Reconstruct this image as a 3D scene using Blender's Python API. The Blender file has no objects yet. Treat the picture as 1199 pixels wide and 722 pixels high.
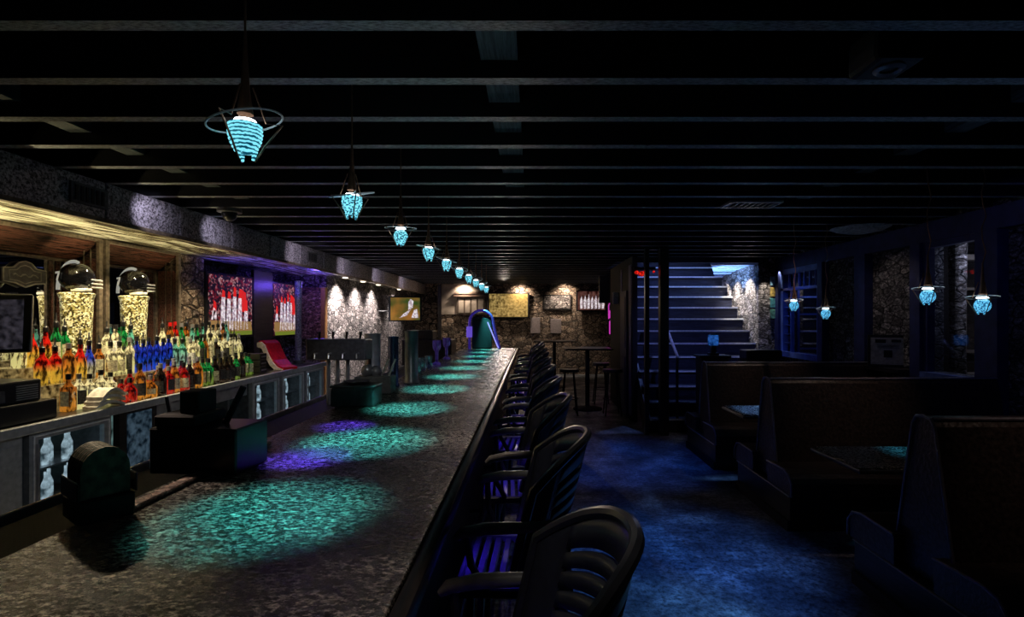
import bpy, bmesh, math, random
from mathutils import Vector, Matrix
R = math.radians; PI = math.pi
SC = bpy.context.scene; COL = SC.collection
rnd = random.Random(7)

# ------------------------------------------------------------------ materials
def newmat(name):
    m = bpy.data.materials.new(name); m.use_nodes = True
    nt = m.node_tree; b = nt.nodes['Principled BSDF']
    return m, nt, b
def N(nt, t, **kw):
    n = nt.nodes.new(t)
    for k, v in kw.items(): setattr(n, k, v)
    return n
def L(nt, a, b): nt.links.new(a, b)
def rgb(c): return (c[0], c[1], c[2], 1)
def coords(nt, scale=(1,1,1), kind='Object', rot=(0,0,0)):
    tc = N(nt, 'ShaderNodeTexCoord'); mp = N(nt, 'ShaderNodeMapping')
    mp.inputs['Scale'].default_value = scale; mp.inputs['Rotation'].default_value = rot
    L(nt, tc.outputs[kind], mp.inputs['Vector']); return mp.outputs['Vector']
def ramp(nt, src, stops):
    r = N(nt, 'ShaderNodeValToRGB'); e = r.color_ramp.elements
    while len(e) < len(stops): e.new(0.5)
    for i, (p, c) in enumerate(stops): e[i].position = p; e[i].color = rgb(c)
    L(nt, src, r.inputs['Fac']); return r.outputs['Color']
def bump(nt, b, h, strength, dist=0.01):
    n = N(nt, 'ShaderNodeBump'); n.inputs['Strength'].default_value = strength
    n.inputs['Distance'].default_value = dist
    L(nt, h, n.inputs['Height']); L(nt, n.outputs['Normal'], b.inputs['Normal'])
def plain(name, c, rough=0.5, metal=0.0, spec=0.5, noise=0.25, nscale=30, bmp=0.0, emit=None, estr=0.0):
    m, nt, b = newmat(name)
    v = coords(nt)
    nz = N(nt, 'ShaderNodeTexNoise'); nz.inputs['Scale'].default_value = nscale; nz.inputs['Detail'].default_value = 5
    L(nt, v, nz.inputs['Vector'])
    lo = [x*(1-noise) for x in c]; hi = [min(1, x*(1+noise)) for x in c]
    L(nt, ramp(nt, nz.outputs['Fac'], [(0.3, lo), (0.7, hi)]), b.inputs['Base Color'])
    b.inputs['Roughness'].default_value = rough; b.inputs['Metallic'].default_value = metal
    b.inputs['Specular IOR Level'].default_value = spec
    if bmp: bump(nt, b, nz.outputs['Fac'], bmp)
    if emit: b.inputs['Emission Color'].default_value = rgb(emit); b.inputs['Emission Strength'].default_value = estr
    return m
def glow(name, c, s, dark=None, pattern=None, scale=60):
    m, nt, b = newmat(name)
    b.inputs['Base Color'].default_value = rgb([x*0.3 for x in c]); b.inputs['Roughness'].default_value = 0.2
    b.inputs['Emission Strength'].default_value = s
    if name == 'lit_shelf': b.inputs['Base Color'].default_value = (0.05,0.035,0.015,1)
    if dark:
        v = coords(nt)
        if pattern == 'wave':
            t = N(nt, 'ShaderNodeTexWave'); t.bands_direction = 'Z'; t.inputs['Scale'].default_value = scale
            t.inputs['Distortion'].default_value = 2.5; t.inputs['Detail Scale'].default_value = 3; o = t.outputs['Fac']
        elif pattern == 'vor':
            t = N(nt, 'ShaderNodeTexVoronoi'); t.inputs['Scale'].default_value = scale; o = t.outputs['Distance']
        else:
            t = N(nt, 'ShaderNodeTexNoise'); t.inputs['Scale'].default_value = scale; t.inputs['Detail'].default_value = 6; o = t.outputs['Fac']
        L(nt, v, t.inputs['Vector'])
        L(nt, ramp(nt, o, [(0.36, dark), (0.68, c)]), b.inputs['Emission Color'])
    else: b.inputs['Emission Color'].default_value = rgb(c)
    return m

def stone_mat(name, dark, mid, light, scale=5.0, strength=1.0, mortar=(0.02,0.017,0.015)):
    m, nt, b = newmat(name)
    v = coords(nt, (1,1,1.7))
    nz = N(nt, 'ShaderNodeTexNoise'); nz.inputs['Scale'].default_value = 3; nz.inputs['Detail'].default_value = 6
    L(nt, v, nz.inputs['Vector'])
    mx = N(nt, 'ShaderNodeMix', data_type='VECTOR'); mx.inputs['Factor'].default_value = 0.12
    L(nt, v, mx.inputs['A']); L(nt, nz.outputs['Color'], mx.inputs['B'])
    vd = N(nt, 'ShaderNodeTexVoronoi', feature='DISTANCE_TO_EDGE'); vd.inputs['Scale'].default_value = scale
    vc = N(nt, 'ShaderNodeTexVoronoi'); vc.inputs['Scale'].default_value = scale
    L(nt, mx.outputs['Result'], vd.inputs['Vector']); L(nt, mx.outputs['Result'], vc.inputs['Vector'])
    n2 = N(nt, 'ShaderNodeTexNoise'); n2.inputs['Scale'].default_value = 22; n2.inputs['Detail'].default_value = 9; n2.inputs['Roughness'].default_value = 0.75
    L(nt, v, n2.inputs['Vector'])
    c1 = ramp(nt, n2.outputs['Fac'], [(0.36, dark), (0.5, mid), (0.64, light)])
    bw = N(nt, 'ShaderNodeSeparateColor'); L(nt, vc.outputs['Color'], bw.inputs['Color'])
    hs = N(nt, 'ShaderNodeHueSaturation'); L(nt, c1, hs.inputs['Color'])
    mr = N(nt, 'ShaderNodeMapRange'); mr.inputs['To Min'].default_value = 0.35; mr.inputs['To Max'].default_value = 1.5
    L(nt, bw.outputs['Red'], mr.inputs['Value']); L(nt, mr.outputs['Result'], hs.inputs['Value'])
    edge = N(nt, 'ShaderNodeMapRange'); edge.inputs['From Max'].default_value = 0.08; L(nt, vd.outputs['Distance'], edge.inputs['Value'])
    mc = N(nt, 'ShaderNodeMix', data_type='RGBA'); L(nt, edge.outputs['Result'], mc.inputs['Factor'])
    mc.inputs['A'].default_value = rgb(mortar); L(nt, hs.outputs['Color'], mc.inputs['B'])
    L(nt, mc.outputs['Result'], b.inputs['Base Color'])
    ad = N(nt, 'ShaderNodeMath', operation='MULTIPLY_ADD'); L(nt, n2.outputs['Fac'], ad.inputs[0]); ad.inputs[1].default_value = 1.2
    L(nt, edge.outputs['Result'], ad.inputs[2])
    bump(nt, b, ad.outputs[0], strength, 0.05); b.inputs['Roughness'].default_value = 0.75
    return m

def granite_mat():
    m, nt, b = newmat('dark_granite')
    v = coords(nt, (0.55, 1, 1))
    n1 = N(nt, 'ShaderNodeTexNoise'); n1.inputs['Scale'].default_value = 95; n1.inputs['Detail'].default_value = 8; n1.inputs['Roughness'].default_value = 0.8
    L(nt, v, n1.inputs['Vector'])
    n2 = N(nt, 'ShaderNodeTexNoise'); n2.inputs['Scale'].default_value = 6; n2.inputs['Detail'].default_value = 4
    L(nt, v, n2.inputs['Vector'])
    c1 = ramp(nt, n1.outputs['Fac'], [(0.44, (0.002,0.002,0.002)), (0.53, (0.05,0.047,0.043)), (0.61, (0.85,0.80,0.70))])
    c2 = ramp(nt, n2.outputs['Fac'], [(0.38, (0.35,0.33,0.31)), (0.6, (1,0.97,0.9))])
    mx = N(nt, 'ShaderNodeMix', data_type='RGBA', blend_type='MULTIPLY'); mx.inputs['Factor'].default_value = 1
    L(nt, c1, mx.inputs['A']); L(nt, c2, mx.inputs['B']); L(nt, mx.outputs['Result'], b.inputs['Base Color'])
    n3 = N(nt, 'ShaderNodeTexNoise'); n3.inputs['Scale'].default_value = 48; n3.inputs['Detail'].default_value = 6; n3.inputs['Roughness'].default_value = 0.7
    L(nt, v, n3.inputs['Vector'])
    bump(nt, b, n3.outputs['Fac'], 0.9, 0.014)
    L(nt, ramp(nt, n1.outputs['Fac'], [(0.35, (0.12,)*3), (0.65, (0.4,)*3)]), b.inputs['Roughness'])
    b.inputs['Specular IOR Level'].default_value = 0.55
    return m
def floor_mat():
    m, nt, b = newmat('blue_lit_concrete')
    v = coords(nt)
    n1 = N(nt, 'ShaderNodeTexNoise'); n1.inputs['Scale'].default_value = 2.2; n1.inputs['Detail'].default_value = 9; n1.inputs['Roughness'].default_value = 0.65
    n2 = N(nt, 'ShaderNodeTexNoise'); n2.inputs['Scale'].default_value = 26; n2.inputs['Detail'].default_value = 9; n2.inputs['Roughness'].default_value = 0.8
    L(nt, v, n1.inputs['Vector']); L(nt, v, n2.inputs['Vector'])
    a = ramp(nt, n1.outputs['Fac'], [(0.38, (0.10,0.11,0.13)), (0.52, (0.30,0.31,0.33)), (0.66, (0.8,0.8,0.78))])
    c = ramp(nt, n2.outputs['Fac'], [(0.40, (0.12,0.12,0.14)), (0.58, (1,1,1))])
    mx = N(nt, 'ShaderNodeMix', data_type='RGBA', blend_type='MULTIPLY'); mx.inputs['Factor'].default_value = 1
    L(nt, a, mx.inputs['A']); L(nt, c, mx.inputs['B']); L(nt, mx.outputs['Result'], b.inputs['Base Color'])
    L(nt, ramp(nt, n1.outputs['Fac'], [(0.35, (0.55,)*3), (0.7, (0.28,)*3)]), b.inputs['Roughness'])
    bump(nt, b, n2.outputs['Fac'], 0.6, 0.006)
    return m
def wood_mat(name, a, c, scale=(1,14,14), rough=0.4, bmp=0.3, rot=(0,0,0)):
    m, nt, b = newmat(name)
    v = coords(nt, scale, rot=rot)
    n = N(nt, 'ShaderNodeTexNoise'); n.inputs['Scale'].default_value = 4; n.inputs['Detail'].default_value = 8; n.inputs['Roughness'].default_value = 0.7
    L(nt, v, n.inputs['Vector'])
    L(nt, ramp(nt, n.outputs['Fac'], [(0.38, a), (0.62, c)]), b.inputs['Base Color'])
    b.inputs['Roughness'].default_value = rough; bump(nt, b, n.outputs['Fac'], bmp, 0.006)
    return m
def bottle_mat(name, low, high, split=0.45, e=0.10):
    m = bpy.data.materials.new(name); m.use_nodes = True; nt = m.node_tree; nt.nodes.clear()
    out = N(nt, 'ShaderNodeOutputMaterial')
    tc = N(nt, 'ShaderNodeTexCoord'); sp = N(nt, 'ShaderNodeSeparateXYZ'); L(nt, tc.outputs['Generated'], sp.inputs[0])
    c = ramp(nt, sp.outputs['Z'], [(max(0, split-0.12), low), (split+0.12, high)])
    nz = N(nt, 'ShaderNodeTexNoise'); nz.inputs['Scale'].default_value = 22; nz.inputs['Detail'].default_value = 4; mp = N(nt,'ShaderNodeMapping'); mp.inputs['Scale'].default_value = (2.2,2.2,0.8); L(nt, tc.outputs['Object'], mp.inputs['Vector']); L(nt, mp.outputs['Vector'], nz.inputs['Vector'])
    k = ramp(nt, nz.outputs['Fac'], [(0.40, (0.06,0.05,0.04)), (0.55, (1,1,1))])  # dark streaks imitate refraction in the glass
    mx = N(nt, 'ShaderNodeMix', data_type='RGBA', blend_type='MULTIPLY'); mx.inputs['Factor'].default_value = 1.0
    L(nt, c, mx.inputs['A']); L(nt, k, mx.inputs['B']); cc = mx.outputs['Result']
    d = N(nt, 'ShaderNodeBsdfDiffuse'); t = N(nt, 'ShaderNodeBsdfTranslucent'); g = N(nt, 'ShaderNodeBsdfGlossy'); em = N(nt, 'ShaderNodeEmission')
    g.inputs['Roughness'].default_value = 0.05
    bp = N(nt, 'ShaderNodeBump'); bp.inputs['Strength'].default_value = 0.4; bp.inputs['Distance'].default_value = 0.004; L(nt, nz.outputs['Fac'], bp.inputs['Height'])
    L(nt, bp.outputs['Normal'], g.inputs['Normal'])
    L(nt, cc, d.inputs['Color']); L(nt, cc, t.inputs['Color']); L(nt, cc, em.inputs['Color']); em.inputs['Strength'].default_value = e  # weak emission stands in for backlight glowing through the bottle
    m1 = N(nt, 'ShaderNodeMixShader'); m1.inputs[0].default_value = 0.6; L(nt, d.outputs[0], m1.inputs[1]); L(nt, t.outputs[0], m1.inputs[2])
    fr = N(nt, 'ShaderNodeFresnel'); fr.inputs['IOR'].default_value = 2.0
    m2 = N(nt, 'ShaderNodeMixShader'); L(nt, fr.outputs[0], m2.inputs[0]); L(nt, m1.outputs[0], m2.inputs[1]); L(nt, g.outputs[0], m2.inputs[2])
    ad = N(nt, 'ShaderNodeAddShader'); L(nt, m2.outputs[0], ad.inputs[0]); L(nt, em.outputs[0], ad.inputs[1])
    L(nt, ad.outputs[0], out.inputs['Surface'])
    return m
def glass_mat(name, c=(0.9,0.95,1), rough=0.03, mixf=0.9):
    m = bpy.data.materials.new(name); m.use_nodes = True; nt = m.node_tree; nt.nodes.clear()
    out = N(nt, 'ShaderNodeOutputMaterial'); t = N(nt, 'ShaderNodeBsdfTransparent'); g = N(nt, 'ShaderNodeBsdfGlossy')
    g.inputs['Roughness'].default_value = rough; t.inputs['Color'].default_value = rgb(c)
    ms = N(nt, 'ShaderNodeMixShader'); ms.inputs[0].default_value = 1-mixf
    L(nt, t.outputs[0], ms.inputs[1]); L(nt, g.outputs[0], ms.inputs[2]); L(nt, ms.outputs[0], out.inputs['Surface'])
    return m
def soffit_mat():
    m, nt, b = newmat('lacquered_soffit')
    v = coords(nt, (7, 1.1, 1), rot=(0,0,R(16)))
    n = N(nt, 'ShaderNodeTexNoise'); n.inputs['Scale'].default_value = 1.6; n.inputs['Detail'].default_value = 7; n.inputs['Distortion'].default_value = 1.2
    L(nt, v, n.inputs['Vector'])
    L(nt, ramp(nt, n.outputs['Fac'], [(0.40, (0.02,0.014,0.008)), (0.5, (0.30,0.27,0.17)), (0.58, (0.95,0.93,0.75))]), b.inputs['Base Color'])
    b.inputs['Roughness'].default_value = 0.16; bump(nt, b, n.outputs['Fac'], 0.7, 0.05)
    return m
def panel_mat():
    m, nt, b = newmat('pressed_tin_panel')
    v = coords(nt)
    n = N(nt, 'ShaderNodeTexNoise'); n.inputs['Scale'].default_value = 55; n.inputs['Detail'].default_value = 7; n.inputs['Roughness'].default_value = 0.8
    L(nt, v, n.inputs['Vector'])
    L(nt, ramp(nt, n.outputs['Fac'], [(0.43, (0.012,0.011,0.016)), (0.58, (0.6,0.56,0.64))]), b.inputs['Base Color'])
    b.inputs['Roughness'].default_value = 0.4; b.inputs['Metallic'].default_value = 0.3
    bump(nt, b, n.outputs['Fac'], 0.7, 0.01)
    return m
def mirror_mat():
    m, nt, b = newmat('aged_mirror')
    v = coords(nt); n = N(nt, 'ShaderNodeTexNoise'); n.inputs['Scale'].default_value = 3; L(nt, v, n.inputs['Vector'])
    L(nt, ramp(nt, n.outputs['Fac'], [(0.3, (0.55,0.57,0.65)), (0.7, (0.75,0.77,0.82))]), b.inputs['Base Color'])
    b.inputs['Metallic'].default_value = 1; b.inputs['Roughness'].default_value = 0.02
    return m

M = {}
M['granite'] = granite_mat(); M['floor'] = floor_mat()
M['stone'] = stone_mat('rubble_stone', (0.02,0.017,0.014), (0.24,0.20,0.18), (0.95,0.88,0.84), 7, 1.0, (0.008,0.007,0.006))
M['stonewarm'] = stone_mat('warm_rubble_stone', (0.03,0.02,0.01), (0.26,0.17,0.11), (0.95,0.80,0.62), 5.5, 1.0, (0.01,0.006,0.004))
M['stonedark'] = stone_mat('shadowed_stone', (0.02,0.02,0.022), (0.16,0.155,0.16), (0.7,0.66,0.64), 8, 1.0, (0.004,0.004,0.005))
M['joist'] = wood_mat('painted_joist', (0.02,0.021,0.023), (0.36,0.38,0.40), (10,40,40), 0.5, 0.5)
def shade_joist_sides(m):  # shade on the joist sides is painted into the base colour
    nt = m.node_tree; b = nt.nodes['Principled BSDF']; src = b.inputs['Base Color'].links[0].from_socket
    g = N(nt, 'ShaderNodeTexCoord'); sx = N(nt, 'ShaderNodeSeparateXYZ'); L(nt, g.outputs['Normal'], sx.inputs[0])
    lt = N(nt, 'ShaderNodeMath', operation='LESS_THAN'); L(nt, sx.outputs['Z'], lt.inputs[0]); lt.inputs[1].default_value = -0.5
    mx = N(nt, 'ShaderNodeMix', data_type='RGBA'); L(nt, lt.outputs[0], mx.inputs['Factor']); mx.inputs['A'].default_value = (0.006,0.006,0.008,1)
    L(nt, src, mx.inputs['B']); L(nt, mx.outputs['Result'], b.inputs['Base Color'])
shade_joist_sides(M['joist'])
M['deck'] = plain('ceiling_deck', (0.02,0.021,0.026), 0.8, noise=0.5, nscale=8)
M['board'] = wood_mat('ceiling_board', (0.03,0.04,0.045), (0.12,0.15,0.16), (20,1,20), 0.6)
M['soffit'] = soffit_mat(); M['tin'] = panel_mat(); M['mirror'] = mirror_mat()
M['blackwood'] = wood_mat('black_wood', (0.008,0.007,0.007), (0.04,0.035,0.033), (14,1,14), 0.3, 0.15)
M['redwood'] = wood_mat('varnished_mahogany', (0.012,0.004,0.002), (0.17,0.07,0.05), (22,1.2,22), 0.2, 0.8)
M['framewood'] = plain('gilded_dark_frame', (0.19,0.15,0.11), 0.3, 0.4, noise=0.5, bmp=0.3)
M['black'] = plain('black_plastic', (0.015,0.015,0.017), 0.3)
M['stool'] = plain('black_resin', (0.05,0.05,0.058), 0.28, noise=0.15)
M['stoolarm'] = plain('highlit_black_armrest', (0.32,0.30,0.27), 0.32, noise=0.2)  # grey-brown highlight on the arms is put into the colour
M['blackmat'] = plain('matt_black', (0.01,0.01,0.011), 0.7)
M['leather'] = plain('black_leather', (0.045,0.034,0.03), 0.30, noise=0.6, nscale=45, bmp=0.5)
M['piping'] = plain('leather_piping', (0.24,0.23,0.28), 0.35)
M['greysteel'] = plain('brushed_grey_steel', (0.42,0.44,0.46), 0.35, 0.35, noise=0.2)
M['steel'] = plain('stainless_steel', (0.42,0.42,0.44), 0.28, 0.55, noise=0.25, nscale=12)
M['darksteel'] = plain('dark_steel', (0.12,0.12,0.13), 0.35, 0.4, noise=0.3)
M['copper'] = plain('copper_wire', (0.30,0.17,0.11), 0.35, 0.7)
M['bluepaint'] = plain('navy_painted_timber', (0.022,0.030,0.11), 0.5, noise=0.35, nscale=9, bmp=0.1)
M['bluetrim'] = plain('blue_painted_timber', (0.10,0.16,0.42), 0.4, noise=0.3, nscale=9)
M['step'] = wood_mat('dark_blue_riser', (0.008,0.009,0.02), (0.032,0.036,0.065), (1,12,12), 0.5)
M['nosing'] = plain('pale_metal_nosing', (0.85,0.88,0.95), 0.45, 0.0)
M['plaster'] = plain('aged_plaster', (0.42,0.35,0.28), 0.8, noise=0.35, nscale=5, bmp=0.2)
M['white'] = plain('white_cloth', (0.7,0.68,0.62), 0.8, noise=0.3, bmp=0.3)
M['paper'] = plain('grey_paper', (0.35,0.33,0.32), 0.7, noise=0.3)
M['red'] = plain('red_vinyl', (0.55,0.01,0.02), 0.35)
M['greybox'] = plain('grey_plastic', (0.16,0.165,0.165), 0.5)
M['cyan'] = glow('glass_cyan', (0.22,0.80,0.95), 1.1, (0.0,0.04,0.08), 'wave', 30)
M['cyanball'] = glow('glass_cyan_beads', (0.22,0.80,0.95), 1.3, (0.0,0.03,0.07), 'vor', 110)
M['blueball'] = glow('glass_blue_beads', (0.14,0.60,0.95), 1.2, (0.0,0.04,0.13), 'vor', 120)
M['bulb'] = glow('white_hot_bulb', (0.8,0.95,1.0), 7)
M['downlight'] = glow('warm_downlight', (1,0.85,0.65), 6)
M['magenta'] = glow('magenta_neon', (0.55,0.04,0.42), 0.9)
M['redglow'] = glow('red_lamp', (0.9,0.02,0.01), 1.3, (0.05,0,0), 'noise', 40)
M['blueglow'] = glow('blue_lantern_glass', (0.03,0.16,0.62), 0.7, (0.0,0.01,0.06), 'noise', 30)
M['shelfglow'] = glow('lit_shelf', (0.9,0.62,0.22), 0.35, (0.01,0.006,0.001), 'noise', 30)
M['coolglow'] = glow('cooler_interior', (0.35,0.62,0.60), 0.30, (0.003,0.008,0.008), 'noise', 11)
M['coolbottle'] = glow('chilled_bottle', (0.75,0.95,1.0), 0.75, (0.004,0.01,0.012), 'noise', 20)  # noise-driven emission paints the highlights on dark glass
M['glass'] = glass_mat('pane_glass'); M['glass2'] = glass_mat('drinking_glass', (0.8,0.82,1), 0.05, 0.7)
M['glitter'] = None
def glitter():
    m, nt, b = newmat('gold_crushed_glass')
    v = coords(nt); t = N(nt, 'ShaderNodeTexVoronoi'); t.inputs['Scale'].default_value = 85; L(nt, v, t.inputs['Vector'])
    n = N(nt, 'ShaderNodeTexNoise'); n.inputs['Scale'].default_value = 8; L(nt, v, n.inputs['Vector'])
    sp = N(nt, 'ShaderNodeSeparateColor'); L(nt, t.outputs['Color'], sp.inputs['Color'])
    c = ramp(nt, sp.outputs['Red'], [(0.2, (0.04,0.03,0.004)), (0.55, (0.38,0.32,0.09)), (0.9, (0.95,0.92,0.6))])
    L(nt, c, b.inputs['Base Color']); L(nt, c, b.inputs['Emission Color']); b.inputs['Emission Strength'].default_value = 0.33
    b.inputs['Roughness'].default_value = 0.3; bump(nt, b, sp.outputs['Red'], 0.8, 0.01); return m
M['glitter'] = glitter()
M['silverglitter'] = plain('silver_glitter', (0.35,0.35,0.42), 0.3, 0.5, noise=0.9, nscale=70, bmp=0.8)

# ------------------------------------------------------------------ geometry helpers
class MB:
    def __init__(s): s.bm = bmesh.new()
    def box(s, x0, x1, y0, y1, z0, z1):
        r = bmesh.ops.create_cube(s.bm, size=1)
        bmesh.ops.scale(s.bm, vec=(abs(x1-x0), abs(y1-y0), abs(z1-z0)), verts=r['verts'])
        bmesh.ops.translate(s.bm, vec=((x0+x1)/2, (y0+y1)/2, (z0+z1)/2), verts=r['verts']); return s
    def rbox(s, x0, x1, y0, y1, z0, z1, b=0.01, seg=2):
        t = bmesh.new(); r = bmesh.ops.create_cube(t, size=1)
        bmesh.ops.scale(t, vec=(abs(x1-x0), abs(y1-y0), abs(z1-z0)), verts=t.verts)
        bmesh.ops.translate(t, vec=((x0+x1)/2, (y0+y1)/2, (z0+z1)/2), verts=t.verts)
        bmesh.ops.bevel(t, geom=t.edges[:], offset=b, segments=seg, affect='EDGES', profile=0.5)
        me = bpy.data.meshes.new('tmp'); t.to_mesh(me); t.free(); s.bm.from_mesh(me); bpy.data.meshes.remove(me); return s
    def cyl(s, p0, p1, r0, r1=None, n=12):
        if r1 is None: r1 = r0
        p0 = Vector(p0); p1 = Vector(p1); d = p1-p0
        r = bmesh.ops.create_cone(s.bm, cap_ends=True, segments=n, radius1=r0, radius2=r1, depth=d.length)
        q = Vector((0,0,1)).rotation_difference(d.normalized()) if d.length else None
        bmesh.ops.transform(s.bm, matrix=Matrix.Translation((p0+p1)/2) @ q.to_matrix().to_4x4(), verts=r['verts']); return s
    def sphere(s, c, r, n=16, sc=(1,1,1)):
        q = bmesh.ops.create_uvsphere(s.bm, u_segments=n, v_segments=max(6, n//2+2), radius=r)
        bmesh.ops.scale(s.bm, vec=sc, verts=q['verts']); bmesh.ops.translate(s.bm, vec=c, verts=q['verts']); return s
    def tube(s, pts, r, n=8, closed=False):
        pts = [Vector(p) for p in pts]; rings = []; k = len(pts); rs = r if isinstance(r, (list, tuple)) else [r]*k
        up = None
        for i, p in enumerate(pts):
            a = pts[(i-1) % k] if (closed or i > 0) else p; b_ = pts[(i+1) % k] if (closed or i < k-1) else p
            t = (b_-a).normalized()
            if up is None: up = t.orthogonal().normalized()
            up = (up - t*up.dot(t)); up = up.normalized() if up.length > 1e-6 else t.orthogonal().normalized()
            sd = t.cross(up)
            rings.append([s.bm.verts.new(p + (up*math.cos(2*PI*j/n) + sd*math.sin(2*PI*j/n))*rs[i]) for j in range(n)])
        for i in range(k if closed else k-1):
            A = rings[i]; B = rings[(i+1) % k]
            for j in range(n): s.bm.faces.new((A[j], A[(j+1) % n], B[(j+1) % n], B[j]))
        if not closed:
            s.bm.faces.new(rings[0][::-1]); s.bm.faces.new(rings[-1])
        return s
    def lathe(s, prof, c=(0,0,0), n=16, a0=0, a1=2*PI):
        full = abs(a1-a0-2*PI) < 1e-6; m = n if full else n+1; rings = []
        for r, z in prof:
            rings.append([s.bm.verts.new((c[0]+max(r, 1e-4)*math.cos(a0+(a1-a0)*j/n), c[1]+max(r, 1e-4)*math.sin(a0+(a1-a0)*j/n), c[2]+z)) for j in range(m)])
        for A, B in zip(rings, rings[1:]):
            for j in range(n): s.bm.faces.new((A[j], A[(j+1) % m], B[(j+1) % m], B[j]))
        return s
    def prism(s, poly, axis, a, b):   # poly 2D; axis 'x': (y,z), 'y': (x,z), 'z': (x,y)
        def f(p, t): return {'x': (t, p[0], p[1]), 'y': (p[0], t, p[1]), 'z': (p[0], p[1], t)}[axis]
        A = [s.bm.verts.new(f(p, a)) for p in poly]; B = [s.bm.verts.new(f(p, b)) for p in poly]
        s.bm.faces.new(A[::-1]); s.bm.faces.new(B)
        k = len(poly)
        for i in range(k): s.bm.faces.new((A[i], A[(i+1) % k], B[(i+1) % k], B[i]))
        return s
    def quad(s, *p):
        s.bm.faces.new([s.bm.verts.new(q) for q in p]); return s
    def build(s, name, mat, parent=None, smooth=False, loc=None):
        bmesh.ops.recalc_face_normals(s.bm, faces=s.bm.faces[:])
        me = bpy.data.meshes.new(name); s.bm.to_mesh(me); s.bm.free()
        if smooth:
            for p in me.polygons: p.use_smooth = True
            try: me.set_sharp_from_angle(angle=R(40))
            except Exception: pass
        me.materials.append(mat)
        o = bpy.data.objects.new(name, me); COL.objects.link(o)
        if parent: o.parent = parent
        if loc: o.location = loc
        return o
def th(name, label, cat, loc=(0,0,0), rz=0, group=None):
    o = bpy.data.objects.new(name, None); COL.objects.link(o); o.empty_display_size = 0.1
    o.location = loc; o.rotation_euler = (0,0,rz); o['label'] = label; o['category'] = cat
    if group: o['group'] = group
    return o
def tag(o, label, cat, group=None):
    o['label'] = label; o['category'] = cat
    if group: o['group'] = group
    return o
def struct(o): o['kind'] = 'structure'; return o
def copy_tree(o, parent=None):
    c = o.copy(); COL.objects.link(c)
    if parent: c.parent = parent
    for ch in list(o.children): copy_tree(ch, c)
    return c
def light(kind, loc, energy, color, target=None, size=60, blend=0.5, radius=0.02, name='lamp'):
    d = bpy.data.lights.new(name, kind); d.energy = energy; d.color = color
    if kind == 'SPOT': d.spot_size = R(size); d.spot_blend = blend
    if kind in ('SPOT', 'POINT'): d.shadow_soft_size = radius
    o = bpy.data.objects.new(name, d); COL.objects.link(o); o.location = loc
    if target is not None:
        o.rotation_euler = (Vector(target)-Vector(loc)).to_track_quat('-Z', 'Y').to_euler()
    return o
ORD = ['nearest','second','third','fourth','fifth','sixth','seventh','eighth','ninth','tenth','eleventh','twelfth','thirteenth','fourteenth','fifteenth','sixteenth','seventeenth','eighteenth','nineteenth','twentieth']
def ordn(i):
    if i < 20: return ORD[i]
    return {20:'twenty-first',21:'twenty-second',22:'twenty-third',23:'twenty-fourth',24:'twenty-fifth',25:'twenty-sixth',26:'twenty-seventh',27:'twenty-eighth',28:'twenty-ninth',29:'thirtieth'}.get(i, 'far')

EYE = 1.65
# ------------------------------------------------------------------ the setting
struct(MB().box(-4.4, 7, -1.5, 15.3, -0.1, 0).build('floor', M['floor']))
WELL = (1.73, 3.75, 8.5, 11.9)    # stair opening in the ceiling
cl = MB(); 
cl.box(-4.3, WELL[0], -1.5, 15.3, 2.85, 2.93); cl.box(WELL[1], 7, -1.5, 15.3, 2.85, 2.93)
cl.box(WELL[0], WELL[1], -1.5, WELL[2], 2.85, 2.93); cl.box(WELL[0], WELL[1], WELL[3], 15.3, 2.85, 2.93)
ceil = struct(cl.build('ceiling', M['deck']))
JY = []
for k in range(-1, 33):
    y = 1.72+0.405*k; JY.append(y)
    b = MB()
    if y > WELL[2]-0.1 and y < WELL[3]+0.1:
        b.box(-4.0, WELL[0]-0.02, y-0.03, y+0.03, 2.63, 2.85)
        b.box(WELL[1]+0.02, 4.2, y-0.03, y+0.03, 2.63, 2.85)
    else: b.box(-3.95, 4.08, y-0.03, y+0.03, 2.63, 2.85)
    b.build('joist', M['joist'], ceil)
for x, w in ((-0.13, 0.075), (-2.55, 0.06), (2.4, 0.06)):
    b = MB(); 
    for y0, y1 in zip(JY, JY[1:]):
        if y1 < (8.4 if x > 2 else 15): b.box(x-w, x+w, y0+0.031, y1-0.031, 2.70, 2.80)
    b.build('blocking', M['board'], ceil)
MB().box(WELL[0]-0.05, WELL[1], 8.42, 8.5, 2.56, 2.85).build('header', M['blackwood'], ceil)

# alcove and soffit on the left
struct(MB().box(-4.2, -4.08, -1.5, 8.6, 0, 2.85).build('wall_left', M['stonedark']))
struct(MB().box(-4.08, -3.4, 8.5, 8.62, 0, 2.35).build('wall_alcove_end', M['stone']))
struct(MB().box(-3.52, -3.4, 8.62, 15.1, 0, 2.85).build('wall_left_far', M['stone']))
sof = struct(MB().box(-4.08, -3.1, -1.5, 15.0, 2.35, 2.45).build('soffit', M['soffit']))
fas = MB(); ys = [-1.5]
y = 0.6
while y < 15: ys.append(y); y += 0.78
ys.append(15.0)
for a, b_ in zip(ys, ys[1:]): fas.rbox(-3.13, -3.085, a+0.008, b_-0.008, 2.352, 2.63, 0.006, 1)
fas.build('fascia_panels', M['tin'], sof)
MB().box(-3.10, -3.06, -1.5, 15, 2.335, 2.365).build('fascia_edge', M['framewood'], sof)
for yv in (3.42, 7.05):
    v = MB().box(-3.085, -3.07, yv, yv+0.30, 2.43, 2.57)
    vo = v.build('vent_frame', M['darksteel'], sof)
    g = MB()
    for j in range(6): g.box(-3.07, -3.064, yv+0.03+0.042*j, yv+0.05+0.042*j, 2.45, 2.55)
    g.build('vent_slats', M['blackmat'], vo)
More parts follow.
